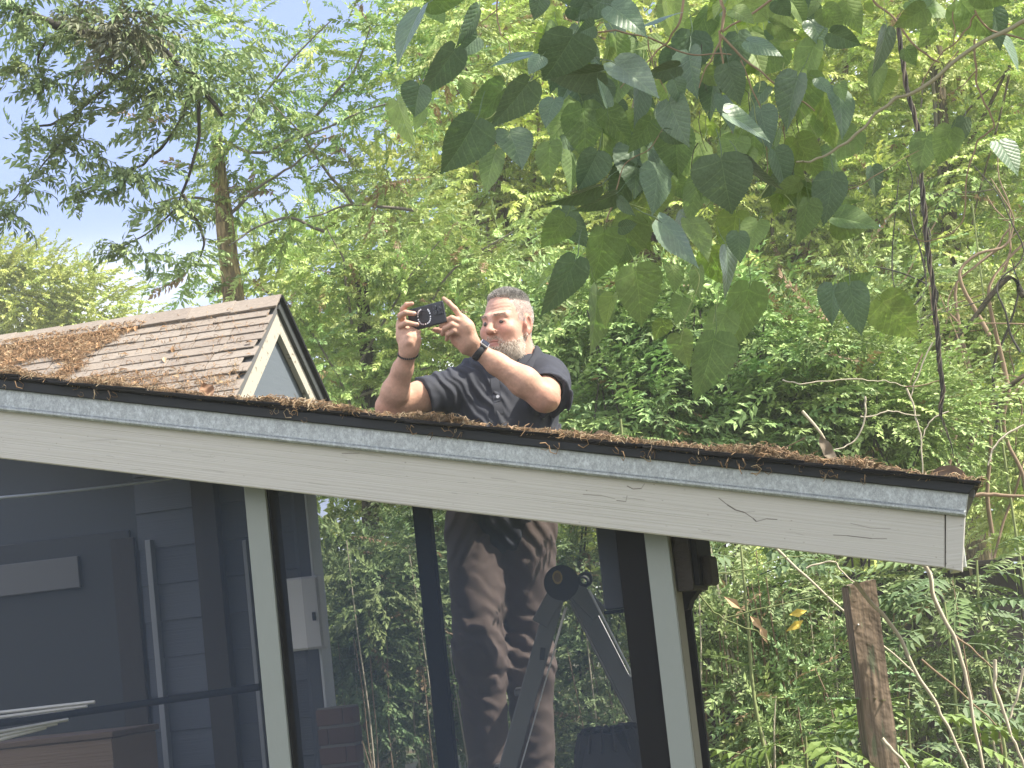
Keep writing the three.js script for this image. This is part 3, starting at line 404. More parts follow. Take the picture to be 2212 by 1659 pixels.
  const armCol = (x, y, z) => { const n = fbm(x * 40, y * 40, z * 40, 4), m = vnoise(x * 220, y * 220, z * 220), k = 0.78 + 0.40 * n + 0.18 * (m - 0.5), red = clamp(0.5 * (n - 0.35) + sstep(0.09, 0.02, Math.min(V(x, y, z).distanceTo(J.elL), V(x, y, z).distanceTo(J.elR))) * 0.6); return [0.50 * k, 0.30 * k * (1 - 0.22 * red), 0.215 * k * (1 - 0.24 * red)]; };
  colour(gL, armCol); colour(gR, armCol);
  hg.applyMatrix4(headM);
  // trunk that carries head, arms and legs inside the clothes
  const pelvis = at(1078, 1160, ZM - 0.02), chest = Z1(1310, 1050, -0.06);
  const trunk = (x, y, z) => smin(smin(dCap(x, y, z, chest, pelvis, 0.11, 0.10), dCap(x, y, z, J.shL, J.shR, 0.05, 0.05), 0.1), dCap(x, y, z, chest, Z1(1420, 800, -0.055), 0.08, 0.066), 0.1);
  const tg = colour(nets(trunk, ...bounds([J.shL, J.shR, chest, pelvis, Z1(1420, 800, -0.055)], 0.12), 0.016), () => [0.5, 0.31, 0.22]);
  const strip = (g) => { for (const k of Object.keys(g.attributes)) if (!['position', 'normal', 'color'].includes(k)) g.deleteAttribute(k); return g; };
  const body = wpart('body', mergeGeometries([hg, gL, gR, tg].map((g) => strip(g.toNonIndexed()))), skinMat, man);
  // ---- eyes, hair, brows, beard
  const hn = (n, l, geo, m) => { geo.applyMatrix4(headM); return wpart(n, geo, m, man); };
  for (const s of [-1, 1]) hn('eye', '', new THREE.SphereGeometry(0.0115, 16, 12).translate(s * 0.0325, 0.0000, 0.0745), std(tint(0.055, 0.045, 0.04), 0.15));
  // short hairs: thin bent blades sampled over the head
  const idx = hg.index, hp = hg.attributes.position, hN = hg.attributes.normal, lens = [], Tm = new THREE.Vector3();
  const a = V(), b = V(), c = V(), tris = idx.count / 3, cum = new Float64Array(tris); let tot = 0;
  for (let t = 0; t < tris; t++) { a.fromBufferAttribute(hp, idx.getX(t * 3)); b.fromBufferAttribute(hp, idx.getX(t * 3 + 1)); c.fromBufferAttribute(hp, idx.getX(t * 3 + 2)); tot += b.clone().sub(a).cross(c.clone().sub(a)).length() / 2; cum[t] = tot; }
  const blade = new THREE.ConeGeometry(0.5, 1, 4, 2).translate(0, 0.5, 0); { const p = blade.attributes.position; for (let i = 0; i < p.count; i++) { const y = p.getY(i); p.setX(i, p.getX(i) + 0.8 * y * y); } blade.computeVertexNormals(); }
  const sets = { hair: [], beard: [], eyebrow: [] }, up = V(0, 1, 0); seedTo(99);
  for (let i = 0; i < 120000; i++) {
    const r = rnd() * tot; let lo2 = 0, hi2 = tris - 1; while (lo2 < hi2) { const m = (lo2 + hi2) >> 1; cum[m] < r ? lo2 = m + 1 : hi2 = m; }
    const q = [0, 1, 2].map((k) => idx.getX(lo2 * 3 + k)); let u = rnd(), v = rnd(); if (u + v > 1) { u = 1 - u; v = 1 - v; }
    const P = V(), N = V(), tmp = V(); [[0, 1 - u - v], [1, u], [2, v]].forEach(([k, w]) => { P.addScaledVector(tmp.fromBufferAttribute(hp, q[k]), w); N.addScaledVector(tmp.fromBufferAttribute(hN, q[k]), w); });
    const L = P.clone().applyMatrix4(inv), { x, y, z } = L; N.normalize();
    const Nl = N.clone().transformDirection(inv);
    let kind = null, len = 0, w = 0, col = null, lean = V();
    const h = hairAt(x, y, z), bd = beardAt(x, y, z);
    if (y > 0.018 && y < 0.034 && Math.abs(x) > 0.012 && Math.abs(x) < 0.05 && z > 0.062 && Math.abs(y - 0.0245 - 0.06 * (Math.abs(x) - 0.03)) < 0.0042 && rnd() < 0.6) { kind = 'eyebrow'; len = 0.007; w = 0.0006; col = rnd() < 0.5 ? [0.30, 0.22, 0.17] : [0.5, 0.42, 0.36]; lean = V(Math.sign(x) * 1.4, 0.3, -0.3); }
    else if (rnd() < h && Math.abs(x) < 0.0795) { kind = 'hair'; const top = sstep(0.074, 0.100, y); if (top < 0.3 && rnd() < 0.55) continue; len = 0.0035 + 0.014 * top * rr(0.3, 1.3); w = 0.0007 + 0.0004 * top; const g = rr(0.45, 1.4); col = (rnd() < 0.12 + 0.28 * top ? [0.19, 0.185, 0.18] : [0.62, 0.59, 0.56]).map((k) => k * g); lean = V(gauss() * 0.5, 0.35, 0.9 * top + gauss() * 0.4); }
    else if (rnd() < bd) { kind = 'beard'; const ch = sstep(-0.06, -0.10, y); const ta = y > -0.062 && z > 0.07; if (rnd() < 0.35) continue; len = ta ? 0.005 : 0.006 + 0.010 * ch * rr(0.5, 1.2); w = 0.0008; const g = rr(0.55, 1.2), br = clamp(0.25 + (z - 0.045) * 12 - (y < -0.1 ? 0.3 : 0)); col = (rnd() < br * 0.75 ? [0.24, 0.155, 0.105] : [0.82, 0.74, 0.64]).map((k) => k * g); lean = V(x * 4, -1.6, 0.25 + gauss() * 0.3); }
    if (!kind) continue;
    const dir = Nl.clone().multiplyScalar(0.9).addScaledVector(lean, 0.75).normalize().transformDirection(headM), ql = new THREE.Quaternion().setFromUnitVectors(up, dir).multiply(new THREE.Quaternion().setFromAxisAngle(up, rnd() * 6.28));
    sets[kind].push([new THREE.Matrix4().compose(P.clone().addScaledVector(N, -0.0008), ql, V(w * 2.4, len, w * 2.4)), col]);
  }
  const baseInv = man.matrixWorld.clone().invert();
  for (const [n, s] of Object.entries(sets)) { const im = new THREE.InstancedMesh(blade, std(0xffffff, 0.6), s.length); im.name = n; s.forEach(([m, col], i) => { im.setMatrixAt(i, baseInv.clone().multiply(m)); im.setColorAt(i, tint(...col)); }); im.userData.kind = 'stuff'; im.castShadow = im.receiveShadow = true; man.add(im); }
  // ---- polo shirt
  const waist = at(1080, 1128, ZM - 0.02), belly = Z1(1290, 1420, -0.02);
  const hemL = mid(J.shL, J.elL, 0.70), hemR = mid(J.shR, J.elR, 0.50);
  const kl = Z1(1440, 760, -0.055), dirL = J.elL.clone().sub(J.shL).normalize(), dirR = J.elR.clone().sub(J.shR).normalize();
  const shirtF = (x, y, z) => {
    let d = dEll(x, y, z, Z1(1300, 1010, -0.055), 0.205, 0.20, 0.125);
    d = smin(d, dEll(x, y, z, belly, 0.205, 0.27, 0.150), 0.10);
    d = smin(d, dCap(x, y, z, belly, waist, 0.16, 0.165), 0.08);
    d = smin(d, dCap(x, y, z, Z1(1400, 815, -0.075), J.shL.clone().add(V(-0.02, 0.00, -0.01)), 0.060, 0.072), 0.07);
    d = smin(d, dCap(x, y, z, Z1(1330, 850, -0.060), J.shR.clone().add(V(0.03, 0.0, -0.01)), 0.060, 0.066), 0.07);
    // sleeves, cut square at their hems
    const dl = (x - hemL.x) * dirL.x + (y - hemL.y) * dirL.y + (z - hemL.z) * dirL.z, dr = (x - hemR.x) * dirR.x + (y - hemR.y) * dirR.y + (z - hemR.z) * dirR.z;
    let sl = smax(dCap(x, y, z, J.shL, mid(J.shL, J.elL, 0.9, V(0.012, -0.022, 0)), 0.076, 0.088), dl, 0.008), sr = smax(dCap(x, y, z, J.shR, mid(J.shR, J.elR, 0.9), 0.080, 0.082), dr, 0.008);
    sl = smax(sl, -(Math.max(dCap(x, y, z, hemL, mid(J.shL, J.elL, 1.0, V(0.012, -0.022, 0)), 0.064, 0.067), -dl - 0.035)), 0.003); sr = smax(sr, -(Math.max(dCap(x, y, z, hemR, mid(J.shR, J.elR, 1.0), 0.067, 0.069), -dr - 0.035)), 0.003);
    d = smin(d, sl, 0.035); d = smin(d, sr, 0.035);
    d = smax(d, -dCap(x, y, z, Z1(1432, 740, -0.05), Z1(1432, 600, -0.04), 0.070, 0.075), 0.004); // neck opening
    // folds: drawn from the raised right arm across the chest, bunched at the left side
    const u = (x - kl.x) * 0.8 + (y - kl.y) * 0.35, w = fbm(x * 7, y * 7, z * 7, 3);
    const f1 = (0.65 * Math.sin(u * 120 + w * 11) + 0.5 * Math.sin(u * 210 + w * 17 + y * 20)) * sstep(-0.02, -0.12, x - kl.x), f2 = Math.sin((x * 1.2 - y * 0.55) * 130 + w * 10) * sstep(0.0, 0.10, x - kl.x) * sstep(0.02, -0.12, y - J.shL.y), f3 = Math.sin((y + x * 0.4) * 70 + w * 14) * sstep(-0.25, -0.4, y - kl.y);
    const w2 = fbm(x * 24, y * 14, z * 24, 2) - 0.5; return d + 0.0060 * f1 + 0.0062 * f2 + 0.0052 * f3 + 0.012 * (w - 0.5) + 0.006 * w2;
  };
  const weave = dataTex(128, 128, (uu, vv, i, j) => 0.5 + 0.35 * (((i >> 1) + (j >> 1)) % 2 - 0.5) + 0.3 * (hash3(i, j, 1) - 0.5), false);
  const shirtMat = new THREE.MeshPhysicalMaterial({ color: tint(0.020, 0.023, 0.034), roughness: 0.85, sheen: 0.35, sheenRoughness: 0.6, sheenColor: tint(0.10, 0.11, 0.15) });
  const shirt = wpart('polo_shirt', nets(shirtF, ...bounds([J.shL, J.shR, hemL, hemR, belly, waist, mid(J.shL, J.elL, 0.8)], 0.21), 0.0062), shirtMat, man);
  // collar: a folded band round the neck, open in front
  const cen = Z1(1418, 700, -0.040), front = V(-0.42, -0.15, 0.9).normalize(), col = [];
  { const R = 34, rows = [[0.070, 0.040], [0.074, 0.048], [0.082, 0.043], [0.096, 0.014], [0.112, -0.022], [0.107, -0.025], [0.088, 0.008], [0.074, 0.028]], P = [], I = [];
    for (let i = 0; i <= R; i++) { const t = i / R, ang = 0.30 + t * (Math.PI * 2 - 0.60), f = Math.atan2(front.x, front.z), dirx = Math.sin(f + ang), dirz = Math.cos(f + ang), fr = Math.cos(ang); const pnt = Math.pow(Math.max(0, fr), 4);
      for (const [r, y] of rows) { const drop = -0.085 * Math.max(0, fr) - 0.004; const yy = y * (1 - 0.25 * Math.max(0, fr)) - (y < 0.03 ? pnt * 0.035 : pnt * 0.01); P.push(cen.x + dirx * (r + 0.012 * Math.max(0, fr)) * 1.03, cen.y + yy + drop + 0.0015 * Math.sin(ang * 9), cen.z + dirz * (r + 0.034 * Math.max(0, fr))); } }
    const n = rows.length; for (let i = 0; i < R; i++) for (let j = 0; j < n; j++) { const A = i * n + j, B = i * n + (j + 1) % n; I.push(A, B, A + n, B, B + n, A + n); } for (const i of [0, R]) for (let j = 1; j < n - 1; j++) I.push(i * n, i * n + j, i * n + j + 1);
    const g = new THREE.BufferGeometry(); g.setAttribute('position', new THREE.Float32BufferAttribute(P, 3)); g.setIndex(I); g.computeVertexNormals(); wpart('collar', g, shirtMat, shirt); }
  // placket with two buttons: laid on the shirt's surface
  const onShirt = (p) => { let q = p.clone().add(V(0, 0, 0.35)); for (let i = 0; i < 60; i++) { const d = shirtF(q.x, q.y, q.z); if (d < 0.0004) break; q.z -= Math.max(d * 0.7, 0.0004); } return q; };
  { const P = [], I = [], n = 16; for (let i = 0; i <= n; i++) { const t = i / n, a0 = Z1(1215 + 42 * t, 880 + 330 * t, 0), l = onShirt(a0.clone().add(V(-0.016, 0, 0))), r = onShirt(a0.clone().add(V(0.016, 0, 0))); for (const [q, o] of [[l, -0.001], [l, 0.0035], [r, 0.0035], [r, -0.001]]) P.push(q.x, q.y, q.z + o); } for (let i = 0; i < n; i++) for (let j = 0; j < 3; j++) { const A = i * 4 + j; I.push(A, A + 4, A + 1, A + 1, A + 4, A + 5); } I.push(n * 4, n * 4 + 3, n * 4 + 1, n * 4 + 1, n * 4 + 3, n * 4 + 2);
    const g = toCreasedNormals(new THREE.BufferGeometry().setAttribute('position', new THREE.Float32BufferAttribute(P, 3)).setIndex(I), 0.6); wpart('placket', g, shirtMat, shirt); }
  for (const [x, y, r] of [[1245, 1055, 0.0062], [1228, 955, 0.0055]]) { const q = onShirt(Z1(x, y, 0)); const g = new THREE.CylinderGeometry(r, r * 0.92, 0.003, 20).rotateX(Math.PI / 2).translate(q.x, q.y, q.z + 0.005); wpart('button', g, std(y > 1000 ? tint(0.72, 0.74, 0.78) : tint(0.06, 0.065, 0.08), 0.3), shirt); }
  // ---- trousers, belt and shoes
  const hL = at(1140, 1172, ZM), hR = at(1028, 1165, ZM + 0.02), kL = at(1142, 1440, ZM + 0.02), kR = at(1036, 1415, ZM + 0.14), aL = at(1160, 1715, ZM - 0.0), aR = at(1062, 1712, ZM + 0.06);
  const trF = (x, y, z) => {
    let d = dCap(x, y, z, at(1030, 1125, ZM - 0.02), at(1130, 1122, ZM - 0.02), 0.120, 0.122);
    let R = smin(dCap(x, y, z, hR, kR, 0.108, 0.088), dCap(x, y, z, kR, aR, 0.088, 0.070), 0.05), L = smin(dCap(x, y, z, hL, kL, 0.106, 0.086), dCap(x, y, z, kL, aL, 0.086, 0.070), 0.05);
    d = smin(smin(d, R, 0.06), L, 0.06); d = smin(d, smin(R, L, 0.004), 0.01);
    const w = fbm(x * 8, y * 8, z * 8, 3), kn = Math.exp(-Math.pow((y - kR.y) / 0.22, 2)), an = sstep(aR.y + 0.24, aR.y, y), hp2 = sstep(hR.y - 0.22, hR.y, y);
    return d + (0.0042 * kn * Math.sin(y * 80 + x * 60 + w * 16) + 0.0045 * an * Math.sin(y * 95 - x * 50 + w * 14) + 0.0036 * hp2 * Math.sin(y * 60 + Math.abs(x - hL.x * 0.5 - hR.x * 0.5) * 110 + w * 8)) + 0.016 * (w - 0.5);
  };
  const trousers = wpart('trousers', nets(trF, ...bounds([hL, hR, kL, kR, aL, aR, at(1080, 1115, ZM)], 0.15), 0.0078), new THREE.MeshPhysicalMaterial({ color: tint(0.115, 0.086, 0.077), roughness: 0.9, sheen: 0.2, sheenRoughness: 0.7, sheenColor: tint(0.1, 0.08, 0.07) }), man);
  { const c = at(1080, 1112, ZM - 0.02); const g = new THREE.TorusGeometry(0.172, 0.017, 8, 40).rotateX(Math.PI / 2); g.scale(1, 1, 0.78); g.rotateZ(-0.02).translate(c.x, c.y, c.z); wpart('belt', g, std(tint(0.02, 0.016, 0.014), 0.5), man); }
  for (const a2 of [aL, aR]) { const f = (x, y, z) => smax(smin(dEll(x, y, z, a2.clone().add(V(-0.006, -0.075, 0.085)), 0.050, 0.042, 0.095), smin(dEll(x, y, z, a2.clone().add(V(0, -0.070, -0.03)), 0.043, 0.048, 0.058), dCap(x, y, z, a2, a2.clone().add(V(0, -0.05, -0.01)), 0.048, 0.045), 0.03), 0.03), a2.y - 0.112 - y, 0.006); const sh = wpart('shoe', nets(f, ...bounds([a2.clone().add(V(0, -0.1, 0.17)), a2.clone().add(V(0, 0.03, -0.08))], 0.07), 0.008), std(tint(0.035, 0.028, 0.022), 0.6), man); wpart('sole', new RoundedBoxGeometry(0.088, 0.018, 0.27, 2, 0.008).translate(a2.x - 0.004, a2.y - 0.116, a2.z + 0.045), std(tint(0.02, 0.02, 0.02), 0.8), sh); }
  MP.rungY = Math.min(aL.y, aR.y) - 0.125; MP.aL = aL; MP.aR = aR;
  // ---- watch on the left wrist, cord on the right
  const ring = (n, a2, dir, r, tubeR, flat, m, parent = man) => { const g = new THREE.TorusGeometry(r, tubeR, 8, 36); g.scale(1, 1, flat); g.applyQuaternion(new THREE.Quaternion().setFromUnitVectors(V(0, 0, 1), dir)); g.translate(a2.x, a2.y, a2.z); return wpart(n, g, m, parent); };
  const dW = J.wrL.clone().sub(J.elL).normalize(), pW = mid(J.elL, J.wrL, 0.945);
  const black = std(tint(0.018, 0.019, 0.023), 0.55); const watch = ring('watch_band', pW, dW, 0.0335, 0.0036, 3.6, black);
  { const up2 = V(0.45, 0.62, 0.45).projectOnPlane(dW).normalize(), m4 = new THREE.Matrix4().makeBasis(dW.clone(), up2, dW.clone().cross(up2)).setPosition(pW.clone().addScaledVector(up2, 0.037)); wpart('watch_case', new RoundedBoxGeometry(0.034, 0.009, 0.037, 3, 0.004).applyMatrix4(m4), std(tint(0.5, 0.47, 0.46), 0.3, { metalness: 0.6 }), watch); wpart('watch_face', new RoundedBoxGeometry(0.028, 0.002, 0.031, 2, 0.0009).translate(0, 0.0056, 0).applyMatrix4(m4), std(tint(0.01, 0.01, 0.012), 0.12), watch); }
  const dB = J.wrR.clone().sub(J.elR).normalize(), pB = mid(J.elR, J.wrR, 0.97); const beads = []; { const q = new THREE.Quaternion().setFromUnitVectors(V(0, 0, 1), dB.clone().add(V(-0.25, 0.25, 0.15)).normalize()); for (let i = 0; i < 30; i++) { const t = i / 30 * 6.2832; beads.push(new THREE.SphereGeometry(0.0038, 8, 6).translate(Math.cos(t) * 0.0355, Math.sin(t) * 0.0355, 0).applyQuaternion(q).translate(pB.x, pB.y, pB.z)); } } wpart('bracelet', merge(beads), std(tint(0.02, 0.016, 0.016), 0.5), man);
  // finger nails of the right hand on the phone
  const nailM = std(tint(0.62, 0.42, 0.36), 0.3); for (const f of [fingersR[1], fingersR[2]]) { const e = f[2][1]; wpart('fingernail', new THREE.SphereGeometry(0.0062, 12, 8).scale(1.15, 0.9, 0.4).translate(e.x - 0.002, e.y + 0.001, e.z + 0.0075), nailM, man); }
  // ---- the phone he holds
  const cP = h1(622, 322, 0.006), nP = V(-0.50, -0.06, 0.86).normalize(), tl = h1(470, 245).sub(h1(760, 190)), xP = h1(765, 295, 0).sub(h1(475, 345, 0)); xP.z += 0.085; xP.projectOnPlane(nP).normalize();
  const mP = new THREE.Matrix4().makeBasis(xP, nP.clone().cross(xP), nP), qP = new THREE.Quaternion().setFromRotationMatrix(mP);
  const phone = thing('smartphone', 'dark smartphone with a dashed silver ring on its back held up by the man', 'phone', cP); phone.quaternion.copy(qP); phone.updateMatrixWorld(true);
  const caseM = std(tint(0.016, 0.018, 0.026), 0.42), W2 = 0.158, H2 = 0.080;
  part('case', new RoundedBoxGeometry(W2, H2, 0.011, 5, 0.0052), caseM, phone); part('screen', new RoundedBoxGeometry(W2 - 0.008, H2 - 0.008, 0.001, 2, 0.0004).translate(0, 0, -0.0058), std(tint(0.02, 0.02, 0.022), 0.1), phone);
  const silver = std(tint(0.80, 0.80, 0.82), 0.28, { metalness: 0.7 }), ringC = V(-0.008, 0.001, 0.0058);
  for (let i = 0; i < 22; i++) { if (i === 3 || i === 4 || i === 5) continue; const t = (i + 0.5) / 22 * Math.PI * 2, se = (v, p) => Math.sign(v) * Math.pow(Math.abs(v), p), x = se(Math.cos(t), 0.8) * 0.0265, y = se(Math.sin(t), 0.8) * 0.0285; const d = part('ring_dash', new RoundedBoxGeometry(0.0052, 0.0058, 0.0016, 1, 0.0006), silver, phone); d.position.copy(ringC).add(V(x, y, 0.0004)); d.rotation.z = t; }
  part('grip_ring', new THREE.TorusGeometry(0.0205, 0.0022, 8, 40).scale(1, 1.08, 0.5).translate(ringC.x, ringC.y, ringC.z), caseM, phone);
  const bump = part('camera_bump', new RoundedBoxGeometry(0.038, 0.040, 0.004, 3, 0.0018).translate(0.054, 0.013, 0.0066), std(tint(0.022, 0.025, 0.034), 0.3), phone);
  for (const [x, y] of [[0.045, 0.022], [0.045, 0.004], [0.063, 0.013]]) { part('lens', new THREE.CylinderGeometry(0.0072, 0.0076, 0.003, 24).rotateX(Math.PI / 2).translate(x, y, 0.0098), std(tint(0.008, 0.009, 0.012), 0.08), bump); part('lens_rim', new THREE.TorusGeometry(0.0074, 0.0007, 6, 28).translate(x, y, 0.0112), std(tint(0.10, 0.11, 0.13), 0.3, { metalness: 0.6 }), bump); }
}
// ------------------------------------------------------------------ folding ladder he stands on
{
  const zN = -7.22, zF = -7.66, top = at(1213, 1262, zN), lad = thing('folding_ladder', 'grey hinged folding ladder with round hinges standing behind the porch screen', 'ladder', V(top.x, 0, (zN + zF) / 2));
  const alu = std(tint(0.20, 0.20, 0.20), 0.4, { metalness: 0.6 }), edge = std(tint(0.85, 0.85, 0.86), 0.45, { metalness: 0.2 }), blk = std(tint(0.03, 0.03, 0.033), 0.5), yel = std(tint(0.62, 0.40, 0.08), 0.45);  // pale flange colour paints in the sunlit edges of the rails
  const H = top.y, footL = at(1098, 1659, zN), sL = (footL.x - top.x + 0.015) / (footL.y - top.y), footR = at(1400, 1560, zN), sR = (footR.x - top.x - 0.06) / (footR.y - top.y);
  const q = (x, y, z) => V(x, y, z).sub(lad.position);
  const railShape = (x0, y0, x1, y1, z, w, d, m) => { const a = V(x0, y0, z), b = V(x1, y1, z), l = a.distanceTo(b), g = new RoundedBoxGeometry(w, l, d, 2, 0.004), r = Math.atan2(b.x - a.x, b.y - a.y); g.rotateZ(-r).translate((x0 + x1) / 2 - lad.position.x, (y0 + y1) / 2, z - lad.position.z); return [g, m]; };
  for (const z of [zN, zF]) {
    part('rail', ...railShape(top.x - 0.028, H - 0.05, top.x - 0.028 - H * sL, 0.02, z, 0.062, 0.026, alu), lad); part('rail', ...railShape(top.x + 0.055, H - 0.05, top.x + 0.055 - H * sR, 0.02, z, 0.062, 0.026, alu), lad);
    part('rail_flange', ...railShape(top.x + 0.093, H - 0.03, top.x + 0.093 - H * sR, 0.02, z + (z === zN ? 0.016 : 0), 0.008, 0.03, edge), lad);
    part('rail_flange', ...railShape(top.x + 0.010, H - 0.08, top.x + 0.010 - H * sL, 0.02, z, 0.005, 0.03, edge), lad);
    const h = part('hinge', new THREE.CylinderGeometry(0.062, 0.062, 0.034, 36).rotateX(Math.PI / 2).translate(...q(top.x, H + 0.005, z + 0.006).toArray()), blk, lad); part('hinge_arm', ...railShape(top.x, H, top.x - 0.03 - 0.16 * sL, H - 0.13, z + 0.005, 0.060, 0.030, alu), h); part('hinge_arm', ...railShape(top.x + 0.02, H + 0.01, top.x + 0.07 - 0.14 * sR, H - 0.12, z + 0.003, 0.064, 0.030, alu), h);
    part('hinge_button', new THREE.TorusGeometry(0.020, 0.0045, 8, 30).scale(0.72, 1, 1).translate(...q(top.x - 0.012, H + 0.025, z + 0.028).toArray()), yel, h); part('hinge_button', new THREE.CylinderGeometry(0.017, 0.017, 0.008, 24).rotateX(Math.PI / 2).scale(0.72, 1, 1).translate(...q(top.x - 0.012, H + 0.025, z + 0.026).toArray()), std(tint(0.30, 0.19, 0.04), 0.5), h);
    const lk = at(1264, 1252, zN); part('lock_ring', new THREE.TorusGeometry(0.021, 0.006, 8, 28).translate(...q(lk.x, lk.y, z + 0.02).toArray()), blk, h); part('foot', box(-0.045, 0.045, 0, 0.04, -0.03, 0.03, 0.006).translate(...q(top.x - 0.028 - H * sL, 0, z).toArray()), blk, lad); part('foot', box(-0.045, 0.045, 0, 0.04, -0.03, 0.03, 0.006).translate(...q(top.x + 0.055 - H * sR, 0, z).toArray()), blk, lad);
  }
  for (let k = -4; k < 4; k++) { const y = MP.rungY - 0.012 + k * 0.26; if (y < 0.1 || y > H - 0.12) continue; const fx = H - y; part('rung', new RoundedBoxGeometry(0.075, 0.024, zN - zF - 0.027, 2, 0.006).translate(...q(top.x - 0.028 - fx * sL, y, (zN + zF) / 2).toArray()), alu, lad); part('rung', new RoundedBoxGeometry(0.075, 0.024, zN - zF - 0.027, 2, 0.006).translate(...q(top.x + 0.055 - fx * sR, y, (zN + zF) / 2).toArray()), alu, lad); }
  const slot = at(1172, 1412, zN); part('rail_slot', box(-0.009, 0.009, -0.022, 0.022, 0, 0.004, 0.002).rotateZ(-0.2).translate(...q(slot.x, slot.y, zN + 0.012).toArray()), blk, lad);
}
// ------------------------------------------------------------------ foliage
// a leaf of four faces folded along its midrib, and sprays of leaves on a twig; every tree's crown is many sprays through its volume
function leafTri(P, N, b, dir, side, nor, L, W, fold) {
  const mid = b.clone().addScaledVector(dir, L * 0.42), tip = b.clone().addScaledVector(dir, L).addScaledVector(nor, -L * 0.12), l = mid.clone().addScaledVector(side, W / 2).addScaledVector(nor, fold * W), r = mid.clone().addScaledVector(side, -W / 2).addScaledVector(nor, fold * W);
  for (const t of [[b, l, mid], [l, tip, mid], [b, mid, r], [mid, tip, r]]) { const n = t[1].clone().sub(t[0]).cross(t[2].clone().sub(t[0])).normalize(); for (const p of t) { P.push(p.x, p.y, p.z); N.push(n.x, n.y, n.z); } }
}
function spray({ n = 18, len = 0.45, L = 0.07, W = 0.03, droop = 0.25, spread = 0.9, twig = 0.0025, bend = 0.1, opp = false, whorl = 1 }) {
  const P = [], N = [], up = V(0, 1, 0);
  const path = (t) => V(len * t, -bend * len * t * t, 0.06 * len * Math.sin(t * 5));
  for (let i = 0; i < n; i++) {
    const t = opp ? (Math.floor(i / 2) + 0.6) / (n / 2) : (i + 0.7) / n, b = path(Math.min(1, t)), s = i % 2 ? 1 : -1, out = rr(0.5, 1) * spread, last = i >= n - 1;
    const d = V(last ? 1 : 0.75, -droop * rr(0.3, 1.7) + 0.1, last ? 0 : s * out).add(V(gauss() * 0.5, gauss() * 0.45, gauss() * 0.5)).normalize(), side = d.clone().cross(up.clone().add(V(gauss() * 0.6, 0, gauss() * 0.6))).normalize(), nor = side.clone().cross(d).normalize(), k = rr(0.7, 1.15);
    leafTri(P, N, b, d, side, nor, L * k, W * k, rr(0.05, 0.3));
  }
  const lg = new THREE.BufferGeometry(); lg.setAttribute('position', new THREE.Float32BufferAttribute(P, 3)); lg.setAttribute('normal', new THREE.Float32BufferAttribute(N, 3)); lg.setAttribute('uv', new THREE.Float32BufferAttribute(new Float32Array(P.length / 3 * 2), 2));
  if (!twig) return lg;
  const tg = plain(tube([0, 0.33, 0.66, 1].map(path), twig, twig * 0.4, 3, 1)); return mergeGeometries([lg, tg]);
}
function pinnate({ pairs = 7, len = 0.4, L = 0.10, W = 0.035, bend = 0.35 }) {
  const P = [], N = [], path = (t) => V(len * t, len * (0.25 * t - bend * t * t), 0);
  for (let i = 0; i < pairs; i++) for (const s of [-1, 1]) { const t = 0.2 + 0.8 * (i + 0.5) / pairs, b = path(t), k = 0.7 + 0.5 * Math.sin(Math.PI * (0.25 + 0.7 * t)), d = V(0.45 + gauss() * 0.1, -0.22 + gauss() * 0.12, s).normalize(), side = d.clone().cross(V(gauss() * 0.15, 1, 0)).normalize(); leafTri(P, N, b, d, side, side.clone().cross(d).normalize(), L * k, W * k, 0.12); }
  leafTri(P, N, path(1), V(1, -0.4, 0).normalize(), V(0, 0, 1), V(0.4, 1, 0).normalize(), L, W, 0.12);
  const lg = new THREE.BufferGeometry(); lg.setAttribute('position', new THREE.Float32BufferAttribute(P, 3)); lg.setAttribute('normal', new THREE.Float32BufferAttribute(N, 3)); lg.setAttribute('uv', new THREE.Float32BufferAttribute(new Float32Array(P.length / 3 * 2), 2));
  return mergeGeometries([lg, plain(tube([0, 0.33, 0.66, 1].map(path), 0.0035, 0.0015, 4, 2))]);
}
seedTo(400);
const SP = {
  slim: spray({ n: 15, len: 0.19, L: 0.052, W: 0.019, droop: 1.0, bend: 0.3, twig: 0.0018 }),
  fine: spray({ n: 26, len: 0.30, L: 0.046, W: 0.022, droop: 0.5, bend: 0.2 }),
  broad: spray({ n: 26, len: 0.38, L: 0.062, W: 0.034, droop: 0.5, bend: 0.2, twig: 0.003 }),
  big: spray({ n: 30, len: 0.9, L: 0.13, W: 0.075, droop: 0.4, twig: 0.004 }),
  privet: spray({ n: 22, len: 0.32, L: 0.040, W: 0.019, droop: 0.15, spread: 1.0, opp: true, twig: 0.0018 }),
  bay: spray({ n: 18, len: 0.34, L: 0.058, W: 0.024, droop: 0.3, opp: true, twig: 0.0022 }),
  mulberry: spray({ n: 9, len: 0.5, L: 0.12, W: 0.09, droop: 0.9, twig: 0.003 }),
};
const LM = {}; const lm = (tr, rough) => LM[tr + '_' + rough] ??= leafMat(0xffffff, tr, rough);
